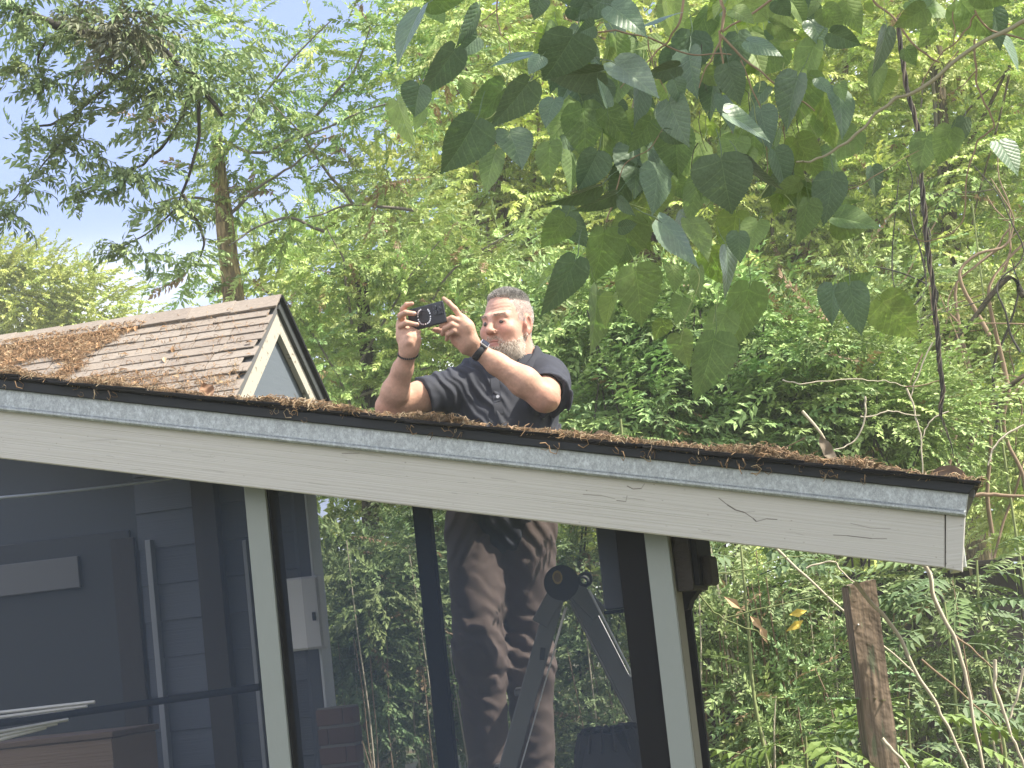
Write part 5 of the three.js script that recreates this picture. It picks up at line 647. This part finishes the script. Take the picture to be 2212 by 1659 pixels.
// ------------------------------------------------------------------ mulberry in the foreground: large toothed leaves hanging on long twigs
{
  const zB = -4.7, t = thing('mulberry_tree', 'mulberry branch with large toothed heart shaped leaves hanging in front from the upper right', 'tree', V(2.05, -0.05, -4.6));
  limb(t, 'trunk', [V(2.05, 0, -4.6), V(1.98, 1.4, -4.62), V(1.85, 2.7, -4.6), V(1.55, 3.7, -4.6), V(0.9, 4.6, -4.6)], 0.11, 0.05, barkM, 0.01);
  // leaf: outline with lobed base and toothed margin, raised between the side veins
  const leafTex = dataTex(256, 256, (u, v) => { // u across (midrib at 0.5), v from base to tip
    const x = Math.abs(u - 0.5), y = v; let vein = sstep(0.012, 0.004, x); for (let k = 0; k < 7; k++) { const y0 = 0.05 + k * 0.125, d = Math.abs(y - (y0 + x * (k === 0 ? 0.25 : 0.75) - 0.25 * x * x)) * 0.8; vein = Math.max(vein, sstep(0.011, 0.003, d) * 0.8); } const net = sstep(0.50, 0.44, fbm(u * 46, v * 46, 4, 2)) * 0.05, n = fbm(u * 7, v * 7, 2, 4), k = 0.80 + 0.10 * n - net; return [k + 0.13 * vein, k + 0.12 * vein, k + 0.09 * vein]; });
  const leafBump = dataTex(256, 256, (u, v) => { const x = Math.abs(u - 0.5); let h = 0.5; const ph = (v - x * 0.75 + 0.25 * x * x) / 0.125 + 0.6; h += 0.32 * Math.pow(Math.abs(Math.sin(ph * Math.PI)), 0.7) * sstep(0, 0.05, x) + 0.12 * (fbm(u * 40, v * 40, 3, 3) - 0.5); return h; }, false);
  const prof = [[0, 0.06, 0.10], [0.06, 0.30, 0.105], [0.12, 0.42, 0.02], [0.22, 0.495, -0.13], [0.34, 0.49, -0.29], [0.46, 0.44, -0.43], [0.58, 0.36, -0.57], [0.70, 0.265, -0.70], [0.82, 0.165, -0.82], [0.91, 0.075, -0.91], [1, 0, -1.02]];
  function mulberryLeaf(fold, curl, wave, s) {
    seedTo(s); const R = 36, K = 5, P = [], U = [], I = [], o = (i) => { const t = i / R, k = prof.findIndex((q) => q[0] >= t), b = prof[Math.max(1, k)], a = prof[Math.max(1, k) - 1], f = clamp((t - a[0]) / (b[0] - a[0])); return [a[1] + (b[1] - a[1]) * f, a[2] + (b[2] - a[2]) * f]; };
    for (const sd of [1, -1]) { const base = P.length / 3; for (let i = 0; i <= R; i++) { let [x, y] = o(i); const tooth = i > 3 && i < R ? (i % 2 ? 0.014 : -0.010) * rr(0.6, 1.4) : 0; x = Math.max(0, x + tooth); const my = Math.min(0, -i / R * 1.0 + 0.0); for (let j = 0; j <= K; j++) { const q = j / K, X = x * q, Y = my + (y - my) * Math.pow(q, 1.15), ph = (-Y - X * 0.75) / 0.125; const Z = fold * X - curl * Y * Y + 0.006 * Math.abs(Math.sin(ph * Math.PI)) * Math.min(1, X * 8) + wave * Math.sin(Y * 7 + sd * 2 + s) * X * 0.5; P.push(sd * X, Y, Z); U.push(0.5 + sd * X * 0.98, clamp(-Y * 0.96 + 0.02, 0.001, 0.999)); } }
      for (let i = 0; i < R; i++) for (let j = 0; j < K; j++) { const a = base + i * (K + 1) + j, b = a + K + 1; sd > 0 ? I.push(a, b, a + 1, b, b + 1, a + 1) : I.push(a, a + 1, b, b, a + 1, b + 1); } }
    let g = new THREE.BufferGeometry(); g.setAttribute('position', new THREE.Float32BufferAttribute(P, 3)); g.setAttribute('uv', new THREE.Float32BufferAttribute(U, 2)); g.setIndex(I); g.computeVertexNormals(); g = plain(g);
    return mergeGeometries([g, plain(tube([V(0, -0.02, 0.004), V(0.02, 0.12, -0.02), V(0.0, 0.30, -0.12), V(-0.03, 0.48, -0.16)], 0.011, 0.008, 5, 2))]);
  }
  const G = [[0.14, 0.14, 0.05], [0.06, 0.20, 0.10], [0.22, 0.08, 0.07], [-0.10, 0.16, 0.09], [0.32, 0.22, 0.05]].map((q, i) => mulberryLeaf(...q, 50 + i));
  const mk = (c, tr, rough, sp) => new THREE.MeshPhysicalMaterial({ color: tint(...c), map: leafTex, bumpMap: leafBump, bumpScale: 0.0018, roughness: rough, transmission: tr, thickness: 0, side: THREE.DoubleSide, specularIntensity: sp });
  const MT = { D: [mk([0.19, 0.29, 0.185], 0.24, 0.42, 0.55), mk([0.185, 0.285, 0.17], 0.26, 0.42, 0.55), mk([0.205, 0.30, 0.19], 0.24, 0.40, 0.6)], M: [mk([0.35, 0.50, 0.17], 0.5, 0.55, 0.3), mk([0.30, 0.44, 0.18], 0.5, 0.55, 0.3), mk([0.36, 0.49, 0.18], 0.52, 0.55, 0.3)], Y: [mk([0.50, 0.66, 0.18], 0.65, 0.5, 0.3), mk([0.46, 0.60, 0.18], 0.68, 0.5, 0.3)], P: [mk([0.21, 0.29, 0.20], 0.12, 0.34, 0.9), mk([0.19, 0.275, 0.18], 0.12, 0.32, 0.9)] };  // D darker, M and Y brighter: leaf shade and backlight put into colour
  const A = (x, y) => [795 + x * 0.372, y * 0.372], B = (x, y) => [1097 + x * 0.372, 439 + y * 0.372], C = (x, y) => [1481 + x * 0.3306, y * 0.3306];
  // measured base, tip, apparent width and kind of each leaf
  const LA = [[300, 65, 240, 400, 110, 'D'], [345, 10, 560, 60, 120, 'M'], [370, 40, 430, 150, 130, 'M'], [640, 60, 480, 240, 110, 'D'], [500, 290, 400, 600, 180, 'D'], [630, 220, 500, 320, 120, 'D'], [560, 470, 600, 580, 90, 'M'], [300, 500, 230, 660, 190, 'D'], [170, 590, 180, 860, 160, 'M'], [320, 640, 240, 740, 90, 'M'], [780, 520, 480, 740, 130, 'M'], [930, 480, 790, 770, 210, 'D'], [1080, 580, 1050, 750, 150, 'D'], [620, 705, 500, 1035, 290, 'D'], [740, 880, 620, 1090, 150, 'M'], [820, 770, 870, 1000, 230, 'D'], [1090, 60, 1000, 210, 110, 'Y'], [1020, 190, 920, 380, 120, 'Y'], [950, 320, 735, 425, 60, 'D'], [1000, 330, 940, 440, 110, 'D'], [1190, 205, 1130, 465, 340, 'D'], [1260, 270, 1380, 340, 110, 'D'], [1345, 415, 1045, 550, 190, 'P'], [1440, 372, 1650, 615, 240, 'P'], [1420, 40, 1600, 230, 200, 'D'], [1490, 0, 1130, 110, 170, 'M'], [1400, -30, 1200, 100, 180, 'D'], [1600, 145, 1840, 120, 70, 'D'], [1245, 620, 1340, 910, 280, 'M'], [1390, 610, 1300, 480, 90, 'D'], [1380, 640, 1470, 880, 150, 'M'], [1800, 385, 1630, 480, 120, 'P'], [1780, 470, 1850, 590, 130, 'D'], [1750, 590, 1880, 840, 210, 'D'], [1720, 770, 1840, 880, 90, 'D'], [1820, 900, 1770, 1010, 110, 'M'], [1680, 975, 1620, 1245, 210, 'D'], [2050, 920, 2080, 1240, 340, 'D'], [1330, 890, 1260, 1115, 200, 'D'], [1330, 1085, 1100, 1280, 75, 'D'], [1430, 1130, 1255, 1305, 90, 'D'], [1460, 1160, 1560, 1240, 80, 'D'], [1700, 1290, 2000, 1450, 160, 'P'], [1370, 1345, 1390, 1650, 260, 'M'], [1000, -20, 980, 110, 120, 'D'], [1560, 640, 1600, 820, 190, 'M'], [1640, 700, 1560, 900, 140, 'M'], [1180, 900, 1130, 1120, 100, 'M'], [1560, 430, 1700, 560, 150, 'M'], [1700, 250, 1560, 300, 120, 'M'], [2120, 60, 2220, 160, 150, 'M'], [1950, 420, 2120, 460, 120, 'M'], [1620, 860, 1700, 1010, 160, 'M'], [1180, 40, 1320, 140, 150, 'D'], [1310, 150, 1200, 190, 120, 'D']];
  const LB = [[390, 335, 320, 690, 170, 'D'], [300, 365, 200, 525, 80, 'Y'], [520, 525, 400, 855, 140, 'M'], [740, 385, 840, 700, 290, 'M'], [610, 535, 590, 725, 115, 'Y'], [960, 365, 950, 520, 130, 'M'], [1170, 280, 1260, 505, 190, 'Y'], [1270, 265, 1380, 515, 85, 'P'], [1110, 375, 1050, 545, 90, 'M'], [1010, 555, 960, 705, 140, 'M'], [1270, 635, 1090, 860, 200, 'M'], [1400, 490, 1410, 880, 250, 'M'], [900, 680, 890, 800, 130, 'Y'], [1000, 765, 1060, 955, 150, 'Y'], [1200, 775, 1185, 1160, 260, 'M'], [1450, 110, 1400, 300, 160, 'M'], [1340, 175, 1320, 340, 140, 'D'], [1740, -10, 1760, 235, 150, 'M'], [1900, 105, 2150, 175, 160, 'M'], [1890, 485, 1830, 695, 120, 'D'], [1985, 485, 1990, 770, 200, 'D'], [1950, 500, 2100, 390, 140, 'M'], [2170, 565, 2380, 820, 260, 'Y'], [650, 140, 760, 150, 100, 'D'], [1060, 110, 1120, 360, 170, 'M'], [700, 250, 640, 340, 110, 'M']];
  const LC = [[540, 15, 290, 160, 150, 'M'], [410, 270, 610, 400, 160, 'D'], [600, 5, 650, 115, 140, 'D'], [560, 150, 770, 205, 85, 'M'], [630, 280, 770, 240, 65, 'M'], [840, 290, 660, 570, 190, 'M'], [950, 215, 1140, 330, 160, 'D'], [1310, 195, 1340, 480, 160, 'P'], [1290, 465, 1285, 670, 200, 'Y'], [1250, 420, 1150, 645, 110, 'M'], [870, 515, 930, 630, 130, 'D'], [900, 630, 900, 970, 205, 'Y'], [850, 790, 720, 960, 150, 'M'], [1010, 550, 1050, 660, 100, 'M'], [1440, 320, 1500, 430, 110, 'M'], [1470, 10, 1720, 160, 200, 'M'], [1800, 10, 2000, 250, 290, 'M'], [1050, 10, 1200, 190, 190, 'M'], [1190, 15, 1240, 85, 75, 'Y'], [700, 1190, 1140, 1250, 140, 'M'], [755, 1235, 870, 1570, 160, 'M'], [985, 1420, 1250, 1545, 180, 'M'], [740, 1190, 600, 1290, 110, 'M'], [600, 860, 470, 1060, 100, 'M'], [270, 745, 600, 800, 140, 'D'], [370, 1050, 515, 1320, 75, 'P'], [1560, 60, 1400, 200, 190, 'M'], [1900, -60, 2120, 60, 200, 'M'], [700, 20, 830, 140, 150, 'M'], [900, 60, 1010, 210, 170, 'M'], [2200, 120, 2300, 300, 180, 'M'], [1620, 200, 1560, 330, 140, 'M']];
  seedTo(812); const all = [[LA, A, 0.372], [LB, B, 0.372], [LC, C, 0.3306]]; let n = 0; t.updateMatrixWorld(true);
  const put = (bx, by, tx, ty, w, kind, z, geo) => {
    const b = at(bx, by, z), e = at(tx, ty, z), L0 = b.distanceTo(e), W0 = w * perPx(z); let L = L0 * 1.04, W = W0 * 1.10; const tiltX = 0; W = Math.max(W, L * 0.74); const roll = Math.acos(clamp(W0 / W, 0.2, 1)) * (rnd() < 0.5 ? 1 : -1); L = Math.max(L, W * 0.95); const pitch = Math.acos(clamp(L0 / 1.02 / L, 0.3, 1)) * (rnd() < 0.35 ? -1 : 1);
    const y = b.clone().sub(e).normalize(), v = DIRZ.clone(), x = y.clone().cross(v).normalize(), zz = x.clone().cross(y); const m = new THREE.Matrix4().makeBasis(x, y, zz), q = new THREE.Quaternion().setFromRotationMatrix(m).multiply(new THREE.Quaternion().setFromEuler(new THREE.Euler(pitch + tiltX, roll + rr(-0.2, 0.2), 0, 'YXZ')));
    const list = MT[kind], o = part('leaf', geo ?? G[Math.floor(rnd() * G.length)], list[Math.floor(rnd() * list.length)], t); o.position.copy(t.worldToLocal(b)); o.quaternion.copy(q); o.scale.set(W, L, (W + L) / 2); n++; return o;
  };
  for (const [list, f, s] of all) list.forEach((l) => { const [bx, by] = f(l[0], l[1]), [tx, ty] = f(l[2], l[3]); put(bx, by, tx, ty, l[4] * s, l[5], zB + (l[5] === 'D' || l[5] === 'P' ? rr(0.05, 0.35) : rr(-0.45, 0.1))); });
  // more leaves further back between them
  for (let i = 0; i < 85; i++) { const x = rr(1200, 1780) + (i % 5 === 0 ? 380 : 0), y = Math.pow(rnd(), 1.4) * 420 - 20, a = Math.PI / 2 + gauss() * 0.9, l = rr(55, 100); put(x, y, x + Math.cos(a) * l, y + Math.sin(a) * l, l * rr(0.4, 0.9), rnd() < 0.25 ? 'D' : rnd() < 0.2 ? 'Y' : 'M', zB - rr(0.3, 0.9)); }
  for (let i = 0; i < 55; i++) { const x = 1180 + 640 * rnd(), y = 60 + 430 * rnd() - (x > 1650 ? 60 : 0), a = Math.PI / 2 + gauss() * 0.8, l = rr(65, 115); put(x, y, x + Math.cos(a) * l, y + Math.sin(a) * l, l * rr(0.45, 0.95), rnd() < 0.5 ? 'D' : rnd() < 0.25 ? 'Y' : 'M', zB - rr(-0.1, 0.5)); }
  // twigs
  const tw = (p, z, r0, r1, m = caneBrown, name = 'twig') => limb(t, name, PX(p, z), r0 * 0.6, r1 * 0.6, m, 0.004);
  tw([[2380, -60], [2290, 10], [2212, 45], [2100, 105], [1985, 190], [1915, 225], [1850, 290], [1795, 330], [1755, 348], [1720, 350]], zB, 0.011, 0.004, std(tint(0.26, 0.235, 0.15), 0.9, { bumpMap: grainTex, bumpScale: 0.002 }), 'branch');
  tw([[1880, -10], [1930, 40], [1985, 105], [2030, 135]], zB - 0.1, 0.005, 0.004, caneBrown);
  tw([[1570, -120], [1560, 0], [1562, 60], [1555, 75]], zB - 0.1, 0.008, 0.006, caneBrown, 'branch'); tw([[1555, 75], [1590, 110], [1640, 155], [1720, 213], [1760, 240]], zB - 0.1, 0.006, 0.003); tw([[1555, 75], [1562, 160], [1575, 250], [1590, 330]], zB - 0.1, 0.005, 0.002); tw([[1560, 80], [1535, 130], [1510, 190]], zB - 0.1, 0.005, 0.002); tw([[1720, -40], [1620, 30], [1560, 70]], zB - 0.1, 0.006, 0.004);
  tw([[1600, 130], [1625, 190], [1650, 260], [1655, 340], [1660, 400]], zB - 0.15, 0.004, 0.0015); tw([[1690, 220], [1695, 280], [1690, 340], [1700, 385]], zB - 0.15, 0.003, 0.0015); tw([[1330, 65], [1240, 75], [1150, 70]], zB, 0.004, 0.002, caneBrown); tw([[1330, 65], [1420, 90], [1500, 120], [1580, 118]], zB, 0.004, 0.003, caneBrown); tw([[1480, -40], [1470, 40], [1440, 90], [1390, 140], [1340, 190]], zB + 0.05, 0.006, 0.002, caneBrown); tw([[1400, 85], [1410, 140], [1440, 200]], zB, 0.003, 0.0015);
  tw([[1080, -40], [1075, 20], [1080, 60], [1100, 105], [1105, 120]], zB, 0.004, 0.0015); tw([[1075, 20], [1050, 40], [1025, 62]], zB, 0.003, 0.0015); tw([[1340, 20], [1180, 100], [1100, 130], [960, 155]], zB, 0.003, 0.0012, caneGreen); tw([[1190, 160], [1130, 185], [1060, 250], [1030, 265]], zB, 0.003, 0.0015, caneGreen);
  tw([[1310, 480], [1330, 420], [1350, 360], [1420, 300], [1450, 200]], zB, 0.003, 0.002); tw([[1540, 430], [1480, 520], [1510, 600], [1480, 690], [1470, 740]], zB, 0.0025, 0.0015, caneGreen); tw([[1480, 520], [1420, 470], [1360, 440]], zB, 0.002, 0.0015, caneGreen); tw([[1660, 400], [1600, 500], [1570, 570], [1540, 700]], zB, 0.0025, 0.0015, caneGreen); tw([[1660, 390], [1720, 450], [1790, 540], [1830, 620]], zB - 0.1, 0.0025, 0.0015, caneGreen); tw([[1700, 385], [1780, 420], [1860, 400], [1920, 360], [1985, 325]], zB - 0.4, 0.003, 0.0015);
  tw([[2100, -30], [2108, 30], [2140, 62], [2212, 85]], zB - 0.2, 0.005, 0.004); tw([[2105, 85], [2112, 180], [2135, 240], [2148, 275], [2115, 305], [2090, 380], [2082, 470], [2060, 500], [2000, 520], [1950, 505]], zB - 0.25, 0.005, 0.002); tw([[2108, 30], [2085, 70], [2040, 110], [2000, 160], [1985, 200]], zB - 0.2, 0.004, 0.002); tw([[2058, -30], [2060, 40], [2058, 110]], zB - 0.2, 0.004, 0.0015); tw([[2112, 150], [2080, 185], [2050, 205]], zB - 0.25, 0.003, 0.0015); tw([[2070, 110], [2040, 150], [2025, 225]], zB - 0.25, 0.003, 0.0015);
  for (let i = 0; i < 26; i++) { const x = rr(1380, 1760), y = rr(40, 330); tw([[x, y], [x + rr(-25, 25), y + rr(30, 60)], [x + rr(-40, 40), y + rr(80, 150)]], zB - rr(0, 0.5), 0.0022, 0.0012, i % 3 ? caneGreen : twigDark); }
  // leaves of the crown above, beyond the frame, added to shade the hanging leaves
  crown(t, 'crown', SP.mulberry, [[300, -1150, -4.6, .7, .4, .5, 70], [900, -1000, -4.6, .8, .4, .5, 100], [1500, -950, -4.6, .8, .4, .5, 110], [2100, -950, -4.55, .8, .4, .5, 110], [2700, -950, -4.5, .8, .4, .5, 110], [3300, -1000, -4.45, .8, .45, .5, 110], [3900, -1100, -4.4, .8, .5, .5, 110], [1200, -1400, -4.5, .9, .4, .5, 90], [2000, -1500, -4.5, .9, .4, .5, 110], [2800, -1550, -4.4, .9, .4, .5, 110], [3700, -1600, -4.3, .9, .4, .5, 110], [3800, -500, -4.4, .7, .5, .5, 100]], { thin: 0.2, col: [0.10, 0.16, 0.05], vary: 0.3, hue: 0.1, tr: 0.35, hollow: 0, sc: [0.8, 1.2] });
}
// braided vine hanging at the right, light looping vines near the roof end
{
  const z = -7.6, pts = wobble(PX([[1940, 40], [1949, 132], [1964, 205], [1983, 284], [1987, 347], [1995, 430], [2002, 496], [2008, 580], [2020, 658], [2025, 732], [2030, 787], [2037, 846], [2032, 894], [2050, 943], [2060, 990]], z), 0.004, 2), v = thing('braided_vine', 'dark twisted vine hanging straight down at the right above the roof end', 'vine', pts[0].clone()), c = new THREE.CatmullRomCurve3(pts); seedTo(5);
  for (let k = 0; k < 3; k++) { const q = []; for (let i = 0; i <= 150; i++) { const t = i / 150, p = c.getPoint(t), a = t * 62 + k * 2.094, r = 0.0065 * sstep(1.0, 0.82, t) * (0.65 + 0.5 * vnoise(t * 14, k, 2)); q.push(p.add(V(Math.cos(a) * r, 0, Math.sin(a) * r))); } wpart('strand', tube(q, (t) => 0.0052 * (1 - 0.65 * sstep(0.80, 0.9, t)) * (0.8 + 0.4 * vnoise(t * 20, k * 3, 1)), 0, 5, 1), k === 1 ? std(tint(0.095, 0.075, 0.055), 0.9) : twigDark, v); }
  const K = (l) => l.map(([x, y]) => [1663 + x * 0.248, 658 + y * 0.248]), W = [['pale vine looping in a wide curve down to the roof debris', [[830, 800], [835, 900], [820, 1020], [770, 1150], [680, 1230], [560, 1265]], 0.0045, canePale], ['pale vine rising and falling level behind the looping vine', [[790, 975], [900, 970], [1000, 935], [1110, 935], [1220, 960], [1310, 965]], 0.004, canePale], ['pale upright vine standing at the roof edge below the braided vine', [[1190, 730], [1240, 850], [1270, 980], [1310, 1120], [1320, 1250], [1330, 1490]], 0.005, canePale], ['pale branch of vine joining the upright one in an arc', [[1560, 930], [1440, 980], [1370, 1060], [1325, 1170]], 0.004, canePale], ['thin level pale twig high behind the vines', [[110, 655], [260, 690], [420, 670], [600, 660], [760, 650], [900, 660], [1050, 675], [1180, 715]], 0.0035, canePale], ['thin brown twig running level towards the braided vine', [[1180, 715], [1320, 705], [1480, 660]], 0.0035, caneBrown], ['pale brown slanting vine beside the braided vine', [[1420, 330], [1330, 520], [1260, 700], [1230, 800]], 0.004, canePale], ['second slanting vine crossing behind the first', [[1330, 430], [1270, 560], [1220, 690]], 0.004, caneBrown], ['bright pale twig curving up at the right edge above the roof tip', [[2212, 1050], [2080, 1120], [1970, 1220], [1920, 1320], [1900, 1400]], 0.006, canePale], ['bare branch reaching level from behind the roof tip to the edge', [[1750, 1660], [1900, 1655], [2060, 1665], [2260, 1670]], 0.012, caneBrown]];
  for (const [l, p, r, m] of W) solo('vine_stem', tube(wobble(PX(K(p), z - 0.1), 0.003), r * 0.8, r * 0.5, 6, 4), m, l, 'vine');
}
// ------------------------------------------------------------------ litter on the roofs
{
  seedTo(909); const needle = tube([V(-0.03, 0, 0), V(-0.01, 0.006, 0.004), V(0.012, 0.004, -0.004), V(0.03, -0.003, 0.002)], 0.0011, 0.0007, 3, 1), curl = tube([V(0.012, 0, 0), V(0.004, 0.010, 0.003), V(-0.008, 0.006, 0.006), V(-0.008, -0.006, 0.002), V(0.002, -0.008, -0.003)], 0.0014, 0.0009, 3, 1);
  const flakeP = [], flakeN = []; leafTri(flakeP, flakeN, V(-0.02, 0, 0), V(1, 0.15, 0), V(0, 0, 1), V(0, 1, 0), 0.04, 0.018, 0.3); const flake = new THREE.BufferGeometry(); flake.setAttribute('position', new THREE.Float32BufferAttribute(flakeP, 3)); flake.setAttribute('normal', new THREE.Float32BufferAttribute(flakeN, 3));
  const lit = new THREE.Group(); lit.name = 'needle_litter'; scene.add(lit); tag(lit, 'rusty brown needles and catkins lying along the porch roof edge', 'litter', null, 'stuff');
  const heap = (s) => { const px = s * 2120, n = fbm(px * 0.009, 3, 1, 3); let h = 0.3 + 1.6 * sstep(0.36, 0.66, n); if (px > 300 && px < 470) h += 0.5; if (px > 1230 && px < 1700) h += 0.8; if (px > 1680 && px < 1900) h += 1.0; return h; };
  const mkI = (name, geo, N, f, mat) => { const L = []; for (let i = 0; i < N; i++) { const r = f(); if (r) L.push(r); } const im = new THREE.InstancedMesh(geo, mat, L.length); im.name = name; im.userData.kind = 'stuff'; L.forEach(([p, e, s, c], i) => { im.setMatrixAt(i, new THREE.Matrix4().compose(p, new THREE.Quaternion().setFromEuler(e), V(s, s, s))); im.setColorAt(i, tint(...c)); }); im.castShadow = im.receiveShadow = true; lit.add(im); };
  const rust = () => { const k = rr(0.6, 1.35), r = rnd(); return r < 0.55 ? [0.25 * k, 0.160 * k, 0.088 * k] : r < 0.8 ? [0.17 * k, 0.115 * k, 0.07 * k] : [0.32 * k, 0.25 * k, 0.16 * k]; };
  const place = (edge) => { const s = rnd(), h = heap(s); if (rnd() > h / 2.2) return null; const z = edge ? 0.03 - Math.pow(rnd(), 1.6) * 0.30 : -rr(0.1, 1.5), p = porch.localToWorld(roofPt(s, z + 0.006, 0.010 + Math.pow(rnd(), 1.8) * 0.0095 * h)); return p; };
  const m1 = std(0xffffff, 0.95);
  mkI('needles', needle, 9000, () => { const p = place(rnd() < 0.85); return p && [p, new THREE.Euler(gauss() * 0.6, rnd() * 6.28, gauss() * 0.5), rr(0.4, 1.1), rust()]; }, m1);
  mkI('catkins', curl, 9000, () => { const p = place(rnd() < 0.9); return p && [p, new THREE.Euler(rnd() * 6, rnd() * 6, rnd() * 6), rr(0.6, 1.4), rust()]; }, m1);
  mkI('hanging_needles', curl, 80, () => { const s = rnd(); if (heap(s) < 0.9) return null; return [porch.localToWorld(roofPt(s, 0.043, -0.002 - 0.03 * rnd())), new THREE.Euler(rnd() * 0.8, rnd() * 3, rnd() * 6), rr(0.7, 1.5), rust().map((v) => v * 0.9)]; }, m1);
  mkI('flakes', flake, 500, () => { const p = place(true); return p && [p, new THREE.Euler(gauss() * 0.7, rnd() * 6.28, gauss() * 0.5), rr(0.5, 1.3), rust().map((v) => v * 1.15)]; }, std(0xffffff, 0.9, { side: THREE.DoubleSide }));
  // rust coloured drift on the gable roof
  const T = (tNear + tFar) / 2, lit2 = new THREE.Group(); lit2.name = 'leaf_drift'; scene.add(lit2); tag(lit2, 'rusty brown drift of needles and leaves on the gable roof', 'litter', null, 'stuff');
  const on = (u, v) => house.localToWorld(V(XG - u, apex.y - v * T + 0.022 + 0.010 * rnd(), Za + v));
  const drift = (u, v) => { const n = fbm(u * 3.4 + 3, v * 4.2, 2, 4) - 0.5; const a = sstep(-0.03, 0.04, u - (0.50 + 0.85 * v) + 0.45 * n) * sstep(0.03, 0.06, v + 0.05 * n) * (1 - sstep(0.02, -0.04, Math.hypot((u - 1.02) * 0.7, v - 0.34) - 0.10 + 0.2 * n)); const low = sstep(0.44, 0.58, v + 0.3 * n) * (0.12 + 0.4 * sstep(0.3, 0.7, u)); return Math.max(a, low); };
  const mk2 = (name, geo, N, mat, sc) => { const L = []; for (let i = 0; i < N; i++) { const u = rr(0, 2.6), v = rr(0.05, 0.95); if (rnd() > drift(u, v) && rnd() > 0.03) continue; L.push([on(u, v), new THREE.Euler(gauss() * 0.5 + 0.6, rnd() * 6.28, gauss() * 0.5), rr(...sc), rust()]); } const im = new THREE.InstancedMesh(geo, mat, L.length); im.name = name; im.userData.kind = 'stuff'; L.forEach(([p, e, s, c], i) => { im.setMatrixAt(i, new THREE.Matrix4().compose(p, new THREE.Quaternion().setFromEuler(e), V(s, s, s))); im.setColorAt(i, tint(...c.map((q, k) => q * [1.22, 1.14, 1.05][k]))); }); lit2.add(im); };
  mk2('needles', needle, 42000, m1, [0.4, 0.9]); mk2('catkins', curl, 30000, m1, [0.6, 1.3]); mk2('flakes', flake, 4000, std(0xffffff, 0.9, { side: THREE.DoubleSide }), [0.5, 1.2]);
  // single dead leaves, bark scrap and twigs standing up from the roof edge
  const dl = (px, py, L, W, rz, ry, rx, c, label, name = 'dead_leaf', cat = 'dead leaf') => { const g = new THREE.PlaneGeometry(W, L, 6, 10), p = g.attributes.position; for (let i = 0; i < p.count; i++) { const y = p.getY(i) / L, w = Math.pow(Math.max(0.02, Math.cos(y * 3.0)), 0.7), x = p.getX(i) * w; p.setXYZ(i, x, p.getY(i), 0.35 * Math.abs(x) + 0.5 * L * y * y + 0.004 * Math.sin(y * 14)); } g.computeVertexNormals(); g.rotateX(rx).rotateY(ry).rotateZ(rz); const q = at(px, py, -5.55); q.copy(porch.localToWorld(pl(px, py, -0.03))); g.translate(q.x, q.y, q.z); return solo(name, g, std(tint(...c), 0.85, { side: THREE.DoubleSide }), label, cat); };
  dl(447, 846, 0.05, 0.045, 0.4, 0.3, -0.3, [0.26, 0.15, 0.09], 'curled brown dead leaf standing on the roof edge below the gable'); dl(1300, 942, 0.07, 0.03, 1.3, 0.2, -0.7, [0.27, 0.19, 0.12], 'flat tan dead leaf on the needles right of the man'); dl(1545, 978, 0.10, 0.035, 1.45, 0.1, -0.6, [0.36, 0.24, 0.15], 'long tan dead leaf lying on the roof edge under the mulberry leaves'); dl(1860, 1008, 0.07, 0.03, 1.4, 0.2, -0.8, [0.11, 0.05, 0.035], 'dark red brown dead leaf left of the pale curled leaf'); dl(1920, 1020, 0.06, 0.03, 1.2, 0.3, -0.7, [0.50, 0.37, 0.27], 'pale curled dead leaf near the low end of the roof edge'); dl(2050, 1022, 0.085, 0.045, 1.45, -0.2, -0.25, [0.22, 0.155, 0.115], 'large brown dead leaf standing upright at the low end of the roof'); dl(40, 805, 0.06, 0.035, 1.2, 0, -0.6, [0.42, 0.30, 0.20], 'tan dead leaf on the roof edge at the far left');
  dl(1786, 972, 0.085, 0.032, 0.45, 0.2, 0.1, [0.19, 0.155, 0.115], 'grey brown strip of bark standing in the roof debris', 'bark_strip', 'bark'); const sp = (l, r, m, lab) => solo('fallen_twig', tube(l.map(([x, y]) => porch.localToWorld(pl(x, y, -0.04))), r, r * 0.7, 6, 4), m, lab, 'twig');
  sp([[1733, 888], [1757, 915], [1775, 938], [1790, 968]], 0.0042, canePale, 'pale broken twig sticking up left of the bark strip'); sp([[530, 866], [580, 859], [640, 862], [690, 874]], 0.003, std(tint(0.22, 0.23, 0.25), 0.6), 'thin grey twig lying along the roof edge below the gable wall'); sp([[1640, 985], [1700, 965], [1740, 945]], 0.002, caneBrown, 'thin brown twig lying left of the upright pale twig');
}
renderer.render(scene, camera);
